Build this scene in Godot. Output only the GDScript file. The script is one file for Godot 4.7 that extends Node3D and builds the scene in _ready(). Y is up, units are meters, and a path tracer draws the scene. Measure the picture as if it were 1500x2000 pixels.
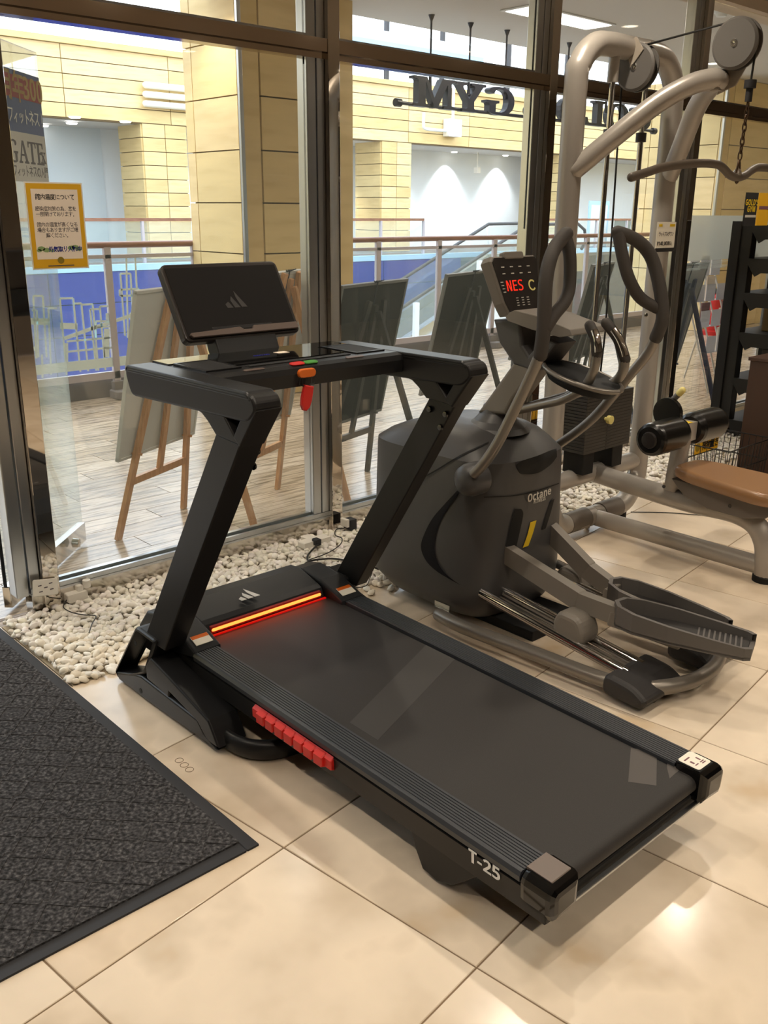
extends Node3D

# ---------------------------------------------------------------- mesh builder
class MB:
	var st := SurfaceTool.new()
	var off := Vector3.ZERO

	func _init(o := Vector3.ZERO) -> void:
		off = o
		st.begin(Mesh.PRIMITIVE_TRIANGLES)

	func tri(a: Vector3, b: Vector3, c: Vector3, g := -1) -> void:   # counter-clockwise seen from outside
		st.set_smooth_group(g)
		st.add_vertex(a - off)
		st.add_vertex(c - off)
		st.add_vertex(b - off)

	func quad(a: Vector3, b: Vector3, c: Vector3, d: Vector3, g := -1) -> void:
		tri(a, b, c, g)
		tri(a, c, d, g)

	func inset(p: PackedVector2Array, d: float) -> PackedVector2Array:
		var out := PackedVector2Array()
		var n := p.size()
		for i in n:
			var e1 := (p[i] - p[(i + n - 1) % n]).normalized()
			var e2 := (p[(i + 1) % n] - p[i]).normalized()
			var n1 := Vector2(-e1.y, e1.x)
			var n2 := Vector2(-e2.y, e2.x)
			var k := maxf(0.35, 1.0 + n1.dot(n2))
			out.append(p[i] + (n1 + n2) / k * d)
		return out

	func face(p: PackedVector2Array, z: float, up: bool, xf: Transform3D) -> void:
		var idx := Geometry2D.triangulate_polygon(p)
		for i in range(0, idx.size(), 3):
			var a := p[idx[i]]
			var b := p[idx[i + 1]]
			var c := p[idx[i + 2]]
			if ((b - a).cross(c - a) > 0.0) != up:
				var t := b
				b = c
				c = t
			tri(xf * Vector3(a.x, a.y, z), xf * Vector3(b.x, b.y, z), xf * Vector3(c.x, c.y, z))

	func prism(points, z0: float, z1: float, bevel := 0.0, xf := Transform3D(), g := -1) -> void:
		var p := PackedVector2Array(points)
		if Geometry2D.is_polygon_clockwise(p):   # godot's «clockwise» is for y down
			p.reverse()
		var area := 0.0
		for i in p.size():
			area += p[i].cross(p[(i + 1) % p.size()])
		if area < 0.0:
			p.reverse()
		var q := inset(p, bevel) if bevel > 0.0 else p
		face(q, z1, true, xf)
		face(q, z0, false, xf)
		var rings := [[q, z0], [p, z0 + bevel], [p, z1 - bevel], [q, z1]] if bevel > 0.0 else [[p, z0], [p, z1]]
		if bevel >= 0.004:                       # rounded in three steps
			var i1 := inset(p, bevel * 0.5)
			var i2 := inset(p, bevel * 0.134)
			rings = [[q, z0], [i1, z0 + bevel * 0.134], [i2, z0 + bevel * 0.5], [p, z0 + bevel], [p, z1 - bevel], [i2, z1 - bevel * 0.5], [i1, z1 - bevel * 0.134], [q, z1]]
		var n := p.size()
		for r in rings.size() - 1:
			var A: PackedVector2Array = rings[r][0]
			var B: PackedVector2Array = rings[r + 1][0]
			var za: float = rings[r][1]
			var zb: float = rings[r + 1][1]
			for i in n:
				var j := (i + 1) % n
				quad(xf * Vector3(A[i].x, A[i].y, za), xf * Vector3(A[j].x, A[j].y, za), xf * Vector3(B[j].x, B[j].y, zb), xf * Vector3(B[i].x, B[i].y, zb), g + r if g >= 0 else -1)

	func box(c: Vector3, s: Vector3, bevel := 0.0, xf := Transform3D()) -> void:
		var h := s * 0.5
		prism([Vector2(-h.x, -h.y), Vector2(h.x, -h.y), Vector2(h.x, h.y), Vector2(-h.x, h.y)], -h.z, h.z, bevel, xf * Transform3D(Basis(), c))

	func span(a: Vector3, b: Vector3, bevel := 0.0) -> void:   # box between two corners
		box((a + b) * 0.5, (b - a).abs(), bevel)

	func bar(a: Vector3, b: Vector3, w: float, h: float, bevel := 0.0, up := Vector3.UP) -> void:   # box beam from a to b
		var z := (b - a).normalized()
		if absf(z.dot(up)) > 0.99:
			up = Vector3.RIGHT
		var x := up.cross(z).normalized()
		var y := z.cross(x)
		prism([Vector2(-w / 2, -h / 2), Vector2(w / 2, -h / 2), Vector2(w / 2, h / 2), Vector2(-w / 2, h / 2)], 0.0, a.distance_to(b), bevel, Transform3D(Basis(x, y, z), a))

	func tube(path: Array, r, seg := 10, flat := 1.0, upv := Vector3.UP, dome := false) -> void:
		var n := path.size()
		var pts: Array = path
		var rad := []
		for i in n:
			rad.append(r[i] if r is Array else r)
		if dome:
			pts = []
			var rr := []
			var d0: Vector3 = (path[0] - path[1]).normalized()
			var d1: Vector3 = (path[n - 1] - path[n - 2]).normalized()
			for k in [[0.98, 0.2], [0.7, 0.7], [0.38, 0.92]]:
				pts.append(path[0] + d0 * rad[0] * k[0])
				rr.append(rad[0] * k[1])
			for i in n:
				pts.append(path[i])
				rr.append(rad[i])
			for k in [[0.38, 0.92], [0.7, 0.7], [0.98, 0.2]]:
				pts.append(path[n - 1] + d1 * rad[n - 1] * k[0])
				rr.append(rad[n - 1] * k[1])
			rad = rr
			n = pts.size()
		var rings := []
		var up := upv
		for i in n:
			var t: Vector3 = (pts[mini(i + 1, n - 1)] - pts[maxi(i - 1, 0)]).normalized()
			if absf(t.dot(up)) > 0.98:
				up = Vector3.RIGHT if absf(t.x) < 0.9 else Vector3.BACK
			var x := up.cross(t).normalized()
			var y := t.cross(x).normalized()
			up = y
			var ring := PackedVector3Array()
			for k in seg:
				var a := TAU * k / seg
				ring.append(pts[i] + x * cos(a) * rad[i] + y * sin(a) * rad[i] * flat)
			rings.append(ring)
		loft(rings)

	func loft(rings: Array, caps := true, g := 1) -> void:   # rings run counter-clockwise seen against the path's direction
		for i in rings.size() - 1:
			var A: PackedVector3Array = rings[i]
			var B: PackedVector3Array = rings[i + 1]
			var m := A.size()
			for k in m:
				var j := (k + 1) % m
				quad(A[k], A[j], B[j], B[k], g)
		if caps:
			for e in [0, rings.size() - 1]:
				var R: PackedVector3Array = rings[e]
				var c := Vector3.ZERO
				for p in R:
					c += p
				c /= R.size()
				for k in R.size():
					var j := (k + 1) % R.size()
					if e == 0:
						tri(c, R[j], R[k], 7)
					else:
						tri(c, R[k], R[j], 8)

	func lathe(prof: Array, seg := 24, xf := Transform3D(), smooth := false) -> void:   # profile of (radius, y), from the bottom up
		for i in prof.size() - 1:
			var p: Vector2 = prof[i]
			var q: Vector2 = prof[i + 1]
			for k in seg:
				var a := TAU * k / seg
				var b := TAU * (k + 1) / seg
				var P := func(v: Vector2, w: float) -> Vector3: return xf * Vector3(v.x * cos(w), v.y, -v.x * sin(w))
				if p.x > 1e-5:
					if q.x > 1e-5:
						quad(P.call(p, a), P.call(p, b), P.call(q, b), P.call(q, a), 1 if smooth else 1 + i)
					else:
						tri(P.call(p, a), P.call(p, b), P.call(q, a), 1 if smooth else 1 + i)
				elif q.x > 1e-5:
					tri(P.call(p, a), P.call(q, b), P.call(q, a), 1 if smooth else 1 + i)

	func done() -> ArrayMesh:
		st.index()
		st.generate_normals()
		return st.commit()

# ---------------------------------------------------------------- camera, kept here so that pixels of the 1500 x 2000 photograph can be turned into points
const EYE := Vector3(1.6256, 1.5511, 1.1587)
const FOCAL := 1805.4
var right_v: Vector3
var up_v: Vector3
var fwd_v: Vector3
var M := {}
var OFF := Vector3.ZERO
var rng := RandomNumberGenerator.new()
var taken := {}

func ray(px: float, py: float) -> Vector3:
	return (right_v * (px - 750.0) - up_v * (py - 1000.0) + fwd_v * FOCAL).normalized()

func fp(px: float, py: float, h := 0.0) -> Vector3:      # on the horizontal plane at height h
	var d := ray(px, py)
	return EYE + d * ((h - EYE.y) / d.y)

func zp(px: float, py: float, z: float) -> Vector3:      # on the upright plane at that z
	var d := ray(px, py)
	return EYE + d * ((z - EYE.z) / d.z)

func xp(px: float, py: float, x: float) -> Vector3:      # on the upright plane at that x
	var d := ray(px, py)
	return EYE + d * ((x - EYE.x) / d.x)

func zpoly(pts: Array, z: float) -> Array:
	var out := []
	for p in pts:
		var v := zp(p[0], p[1], z)
		out.append(Vector2(v.x, v.y))
	return out

func zpath(pts: Array) -> Array:                         # pixels with a z each
	var out := []
	for p in pts:
		out.append(zp(p[0], p[1], p[2]))
	return out

func smooth(pts: Array, per := 5) -> Array:              # Catmull-Rom through the points
	var out := []
	var n := pts.size()
	for i in n - 1:
		var a = pts[maxi(i - 1, 0)]
		var b = pts[i]
		var c = pts[i + 1]
		var d = pts[mini(i + 2, n - 1)]
		for k in per:
			out.append(b.cubic_interpolate(c, a, d, float(k) / per))
	out.append(pts[n - 1])
	return out

func rrect(w: float, h: float, r: float, n := 4) -> Array:
	var out := []
	for c in [[w / 2 - r, h / 2 - r, 0.0], [-w / 2 + r, h / 2 - r, 90.0], [-w / 2 + r, -h / 2 + r, 180.0], [w / 2 - r, -h / 2 + r, 270.0]]:
		for k in n + 1:
			var a := deg_to_rad(c[2] + 90.0 * k / n)
			out.append(Vector2(c[0] + r * cos(a), c[1] + r * sin(a)))
	return out

func rp(points: Array, r: float, n := 3) -> Array:        # the outline with its corners rounded
	var out := []
	var m := points.size()
	for i in m:
		var p: Vector2 = points[i]
		var a: Vector2 = points[(i + m - 1) % m] - p
		var c: Vector2 = points[(i + 1) % m] - p
		var d := minf(r, minf(a.length(), c.length()) * 0.45)
		var u := p + a.normalized() * d
		var v := p + c.normalized() * d
		if absf(a.normalized().dot(c.normalized())) > 0.97:
			out.append(p)
			continue
		for k in n + 1:
			var t := float(k) / n
			out.append(u.lerp(p, t).lerp(p.lerp(v, t), t))
	return out

func circle(r: float, n := 20, c := Vector2.ZERO) -> Array:
	var out := []
	for k in n:
		out.append(c + Vector2(cos(TAU * k / n), sin(TAU * k / n)) * r)
	return out

func frame(o: Vector3, x: Vector3, y: Vector3) -> Transform3D:   # x and y span a face, z its normal
	var bx := x.normalized()
	var bz := bx.cross(y).normalized()
	return Transform3D(Basis(bx, bz.cross(bx), bz), o)

# ---------------------------------------------------------------- nodes
func numbered(n: String) -> String:
	if not taken.has(n):
		taken[n] = 0
		return n
	taken[n] += 1
	return "%s_%03d" % [n, taken[n]]

func tag(o: Node3D, label: String, category: String, group := "", kind := "") -> Node3D:
	if label: o.set_meta("label", label)
	if category: o.set_meta("category", category)
	if group: o.set_meta("group", group)
	if kind: o.set_meta("kind", kind)
	return o

func thing(called: String, label: String, category: String, at := Vector3.ZERO, group := "") -> Node3D:
	var o := Node3D.new()
	o.name = numbered(called)
	add_child(o)
	o.position = at
	OFF = at
	return tag(o, label, category, group)

func struct_root(called: String, label: String, category := "structure", at := Vector3.ZERO) -> Node3D:
	var o := thing(called, label, category, at)
	o.set_meta("kind", "structure")
	return o

func part(parent: Node, called: String, b, m: Material) -> MeshInstance3D:
	var o := MeshInstance3D.new()
	o.name = called
	o.mesh = b.done() if b is MB else b
	o.material_override = m
	parent.add_child(o, true)
	return o

func solo(called: String, b: MB, m: Material, label: String, category: String, group := "", kind := "") -> MeshInstance3D:   # a thing that is one mesh
	var o := MeshInstance3D.new()
	o.name = numbered(called)
	o.mesh = b.done()
	o.material_override = m
	o.position = b.off
	add_child(o)
	tag(o, label, category, group, kind)
	return o

func mb() -> MB:
	return MB.new(OFF)

func words(parent: Node, called: String, text: String, xf: Transform3D, height: float, m: Material, font := "Droid Sans", bold := true, depth := 0.0006) -> MeshInstance3D:
	var f := SystemFont.new()
	f.font_names = PackedStringArray([font])
	f.font_weight = 700 if bold else 400
	var t := TextMesh.new()
	t.font = f
	t.text = text
	t.font_size = 48
	t.pixel_size = height / 34.0
	t.depth = depth
	t.curve_step = 2.0
	var o := MeshInstance3D.new()
	o.name = called
	o.mesh = t
	o.material_override = m
	parent.add_child(o, true)
	o.transform = Transform3D(xf.basis, xf.origin - (OFF if parent != self else Vector3.ZERO))
	return o

# ---------------------------------------------------------------- materials
func noise_tex(sd: int, freq: float, ramp: Array, size := 512, octaves := 4, kind := FastNoiseLite.TYPE_SIMPLEX_SMOOTH) -> NoiseTexture2D:
	var n := FastNoiseLite.new()
	n.seed = sd
	n.frequency = freq
	n.noise_type = kind
	n.fractal_octaves = octaves
	var t := NoiseTexture2D.new()
	t.width = size
	t.height = size
	t.seamless = true
	t.noise = n
	if ramp:
		var g := Gradient.new()
		g.offsets = PackedFloat32Array(ramp.map(func(r): return r[0]))
		g.colors = PackedColorArray(ramp.map(func(r): return r[1]))
		t.color_ramp = g
	return t

func mk(key: String, c: Color, rough := 0.5, metal := 0.0, spec := 0.5) -> StandardMaterial3D:
	var m := StandardMaterial3D.new()
	m.resource_name = key
	m.albedo_color = c
	m.roughness = rough
	m.metallic = metal
	m.metallic_specular = spec
	M[key] = m
	return m

func tex(m: StandardMaterial3D, t: Texture2D, scale: Vector3, world := false) -> void:
	m.albedo_texture = t
	m.uv1_triplanar = true
	m.uv1_world_triplanar = world
	m.uv1_scale = scale

func glow(key: String, c: Color, e: float) -> StandardMaterial3D:
	var m := mk(key, Color(0.05, 0.05, 0.05), 0.5)
	m.emission_enabled = true
	m.emission = c
	m.emission_energy_multiplier = e
	return m

func glass(key: String, c: Color) -> StandardMaterial3D:
	var m := mk(key, c, 0.0)
	m.transparency = BaseMaterial3D.TRANSPARENCY_ALPHA
	return m

func G(v: float) -> Color:
	return Color(v, v, v)

func materials() -> void:
	# floor tiles: beige stoneware, patches of tone in the glaze
	for i in 4:
		var b: Color = [Color(0.885, 0.82, 0.735), Color(0.90, 0.84, 0.76), Color(0.87, 0.80, 0.71), Color(0.89, 0.83, 0.75)][i]
		var m := mk("tile%d" % i, Color(1, 1, 1), 0.20, 0.0, 0.5)
		tex(m, noise_tex(20 + i, 0.006, [[0.0, b * Color(0.90, 0.885, 0.86)], [0.4, b], [0.62, b * Color(1.03, 1.03, 1.03)], [0.82, b * Color(0.955, 0.95, 0.94)], [1.0, b * Color(0.90, 0.86, 0.80)]], 512, 5), Vector3(0.55, 0.55, 0.55), true)
		m.roughness_texture = noise_tex(40 + i, 0.02, [[0.0, G(0.75)], [1.0, G(1.0)]], 256, 3)
	mk("grout", Color(0.50, 0.42, 0.33), 0.9)
	# walk-off mat
	var mat := mk("carpet", Color(1, 1, 1), 0.95, 0.0, 0.2)
	tex(mat, noise_tex(5, 0.06, [[0.0, G(0.11)], [0.4, Color(0.215, 0.212, 0.218)], [0.7, Color(0.31, 0.306, 0.312)], [1.0, Color(0.46, 0.455, 0.455)]], 512, 4), Vector3(2.2, 2.2, 2.2), true)
	mk("rubber", Color(0.14, 0.14, 0.155), 0.7)
	# pebbles
	for i in 4:
		mk("pebble%d" % i, [Color(0.96, 0.94, 0.90), Color(0.94, 0.91, 0.85), Color(0.975, 0.965, 0.94), Color(0.92, 0.88, 0.81)][i], 0.6)
	var ps := mk("pebbles", Color(1, 1, 1), 0.6)
	ps.vertex_color_use_as_albedo = true
	mk("gravel_base", Color(0.72, 0.66, 0.56), 0.9)
	# metal
	mk("steel", Color(0.78, 0.76, 0.73), 0.13, 1.0)
	mk("mirror_steel", Color(0.80, 0.77, 0.73), 0.03, 1.0)
	mk("aluminium", Color(0.74, 0.75, 0.76), 0.28, 1.0)
	mk("chrome", Color(0.86, 0.85, 0.84), 0.08, 1.0)
	mk("bronze", Color(0.72, 0.66, 0.60), 0.10, 1.0)
	# glass
	glass("pane", Color(0.86, 0.93, 0.90, 0.05))
	glass("door_glass", Color(0.62, 0.80, 0.74, 0.20))
	glass("rail_glass", Color(0.70, 0.86, 0.90, 0.10))
	var film := mk("film", Color(0.86, 0.90, 0.90, 0.72), 0.7)
	film.transparency = BaseMaterial3D.TRANSPARENCY_ALPHA
	# shell
	mk("ceiling", Color(0.80, 0.79, 0.77), 0.9)
	mk("gym_ceiling", Color(0.60, 0.57, 0.53), 0.9)
	mk("gym_wall", Color(0.42, 0.39, 0.36), 0.9)
	mk("wall_paint", Color(0.80, 0.74, 0.66), 0.9)
	mk("white_paint", Color(0.90, 0.92, 0.93), 0.8)
	mk("shutter", Color(0.80, 0.84, 0.86), 0.6)
	mk("grey_paint", Color(0.62, 0.60, 0.60), 0.7)
	mk("rail_paint", Color(0.72, 0.69, 0.71), 0.5)
	mk("dark_frame", Color(0.22, 0.22, 0.24), 0.5)
	mk("kerb", Color(0.47, 0.45, 0.44), 0.8)
	for i in 3:
		var st := mk("stone%d" % i, Color(1, 1, 1), 0.55)
		var c: Color = [Color(0.875, 0.78, 0.56), Color(0.85, 0.745, 0.52), Color(0.895, 0.80, 0.60)][i]
		tex(st, noise_tex(60 + i, 0.01, [[0.0, c * Color(0.955, 0.94, 0.91)], [0.5, c], [1.0, c * Color(1.03, 1.03, 1.025)]], 256, 4), Vector3(0.4, 3.0, 0.4))
	mk("joint", Color(0.50, 0.42, 0.30), 0.9)
	for i in 4:
		var w := mk("plank%d" % i, Color(1, 1, 1), 0.2, 0.0, 0.55)
		var c: Color = [Color(0.735, 0.665, 0.58), Color(0.69, 0.62, 0.535), Color(0.775, 0.71, 0.63), Color(0.655, 0.59, 0.51)][i]
		tex(w, noise_tex(80 + i, 0.012, [[0.0, c * Color(0.55, 0.52, 0.50)], [0.3, c * Color(0.80, 0.78, 0.76)], [0.5, c], [0.7, c * Color(1.08, 1.08, 1.08)], [1.0, c * Color(0.85, 0.83, 0.81)]], 512, 5), Vector3(5.0, 5.0, 0.45))
	mk("blue_panel", Color(0.13, 0.20, 0.56), 0.4)
	mk("pale_blue", Color(0.66, 0.82, 0.92), 0.5)
	mk("print_white", Color(0.88, 0.95, 0.95), 0.7)
	var hw := mk("handrail", Color(1, 1, 1), 0.4)
	tex(hw, noise_tex(90, 0.02, [[0.0, Color(0.45, 0.29, 0.22)], [1.0, Color(0.60, 0.42, 0.33)]], 256), Vector3(4, 4, 0.6))
	var ew := mk("pine", Color(1, 1, 1), 0.45)
	tex(ew, noise_tex(91, 0.02, [[0.0, Color(0.66, 0.45, 0.27)], [0.5, Color(0.77, 0.57, 0.37)], [1.0, Color(0.84, 0.66, 0.46)]], 256), Vector3(14, 1.2, 14))
	mk("board_back", Color(0.80, 0.80, 0.77), 0.8)
	mk("board_grey", Color(0.62, 0.60, 0.58), 0.8)
	mk("black_board", Color(0.105, 0.10, 0.105), 0.7, 0.0, 0.3)
	mk("black_wood", Color(0.13, 0.115, 0.12), 0.5)
	mk("board_edge", Color(0.45, 0.45, 0.44), 0.5)
	mk("ribbon", Color(0.10, 0.10, 0.16), 0.8)
	# treadmill
	mk("satin_black", Color(0.125, 0.12, 0.12), 0.40, 0.0, 0.36)
	mk("black_plastic", Color(0.115, 0.115, 0.12), 0.36, 0.0, 0.36)
	mk("hood_plastic", Color(0.175, 0.18, 0.19), 0.42, 0.0, 0.36)
	mk("gloss_black", Color(0.03, 0.03, 0.032), 0.06)
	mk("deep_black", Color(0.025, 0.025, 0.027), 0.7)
	mk("rail_rubber", Color(0.19, 0.20, 0.22), 0.42)
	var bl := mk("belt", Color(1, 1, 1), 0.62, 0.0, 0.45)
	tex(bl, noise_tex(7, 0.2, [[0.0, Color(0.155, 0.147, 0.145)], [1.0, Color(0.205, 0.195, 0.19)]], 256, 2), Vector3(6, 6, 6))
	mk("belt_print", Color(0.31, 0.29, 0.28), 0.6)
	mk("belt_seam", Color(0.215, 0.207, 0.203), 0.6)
	mk("cap_grey", Color(0.42, 0.37, 0.34), 0.38)
	mk("screen_bezel", Color(0.17, 0.15, 0.14), 0.3, 0.0, 0.4)
	mk("screen_cloth", Color(0.10, 0.09, 0.088), 0.75, 0.0, 0.3)
	mk("screen_ledge", Color(0.37, 0.31, 0.28), 0.4)
	mk("logo_dark", Color(0.15, 0.135, 0.13), 0.5)
	mk("red_plastic", Color(0.80, 0.13, 0.11), 0.4)
	mk("green_plastic", Color(0.25, 0.55, 0.18), 0.4)
	mk("orange_plastic", Color(0.86, 0.42, 0.12), 0.35)
	mk("white_print", Color(0.90, 0.90, 0.90), 0.6)
	mk("paper", Color(0.93, 0.91, 0.86), 0.8)
	mk("paper_cream", Color(0.95, 0.89, 0.82), 0.8)
	mk("ink", Color(0.10, 0.09, 0.09), 0.8)
	mk("ink_grey", Color(0.36, 0.33, 0.34), 0.8)
	mk("yellow", Color(0.88, 0.74, 0.10), 0.6)
	mk("poster_yellow", Color(0.89, 0.68, 0.10), 0.6)
	mk("leaf_print", Color(0.55, 0.64, 0.42), 0.8)
	mk("emblem_gold", Color(0.55, 0.46, 0.08), 0.7)
	mk("blue_ink", Color(0.12, 0.16, 0.55), 0.8)
	glow("led_amber", Color(1.0, 0.50, 0.20), 3.0)
	glow("led_leak_red", Color(1.0, 0.03, 0.02), 0.55)  # red glow painted for light leaking from the amber strip
	glow("led_text", Color(1.0, 0.14, 0.06), 1.6)
	glow("led_blue", Color(0.25, 0.3, 1.0), 0.10)
	# elliptical
	mk("shell_grey", Color(0.285, 0.28, 0.282), 0.42, 0.0, 0.45)
	mk("shell_navy", Color(0.045, 0.045, 0.075), 0.5, 0.0, 0.3)
	mk("taupe_metal", Color(0.52, 0.495, 0.465), 0.36, 0.5)
	mk("taupe_plastic", Color(0.46, 0.435, 0.405), 0.45)
	mk("foam", Color(0.23, 0.21, 0.195), 0.7)
	mk("pedal_grey", Color(0.36, 0.345, 0.335), 0.5)
	mk("pedal_black", Color(0.15, 0.14, 0.14), 0.6)
	mk("panel_black", Color(0.13, 0.115, 0.11), 0.35)
	mk("silver_print", Color(0.80, 0.78, 0.74), 0.4)
	# lat machine
	mk("machine_paint", Color(0.66, 0.635, 0.605), 0.30, 0.2)
	mk("machine_dark", Color(0.42, 0.39, 0.36), 0.5)
	mk("pulley", Color(0.37, 0.355, 0.34), 0.5)
	mk("pulley_rim", Color(0.60, 0.56, 0.51), 0.45)
	mk("plate_iron", Color(0.20, 0.185, 0.17), 0.5)
	mk("cable", Color(0.10, 0.095, 0.09), 0.5)
	mk("bar_grip", Color(0.33, 0.29, 0.25), 0.55)
	mk("chain", Color(0.36, 0.28, 0.21), 0.35, 0.8)
	var le := mk("leather", Color(0.58, 0.43, 0.29), 0.26)
	le.clearcoat_enabled = true
	le.clearcoat = 0.3
	mk("vinyl_black", Color(0.07, 0.065, 0.06), 0.25)
	mk("wood_dark", Color(0.26, 0.17, 0.125), 0.45)
	mk("knob_cream", Color(0.90, 0.84, 0.52), 0.5)
	mk("sign_dark", Color(0.10, 0.12, 0.19), 0.4)
	mk("banner_blue", Color(0.31, 0.37, 0.56), 0.7)
	mk("banner_red", Color(0.62, 0.14, 0.13), 0.7)
	mk("banner_white", Color(0.83, 0.81, 0.77), 0.7)
	mk("banner_gold", Color(0.72, 0.58, 0.28), 0.7)
	mk("socket_white", Color(0.90, 0.88, 0.84), 0.45)
	mk("clear_plastic", Color(0.86, 0.86, 0.90), 0.25)
	mk("brochure", Color(0.47, 0.31, 0.34), 0.7)
	mk("wire_white", Color(0.80, 0.78, 0.74), 0.4)
	mk("extinguisher", Color(0.75, 0.08, 0.08), 0.35)
	mk("rack_black", Color(0.07, 0.06, 0.055), 0.5)
	mk("grey_stock", Color(0.46, 0.45, 0.45), 0.6)
	mk("tan_stock", Color(0.75, 0.64, 0.45), 0.6)
	mk("box_yellow", Color(0.85, 0.68, 0.08), 0.5)
	mk("tape_blue", Color(0.16, 0.19, 0.33), 0.5)
	glow("downlight_glow", Color(1.0, 0.93, 0.82), 9.0)
	glow("panel_glow", Color(1.0, 0.97, 0.92), 7.0)
	glow("spot_glow", Color(1.0, 0.98, 0.95), 9.0)

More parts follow.
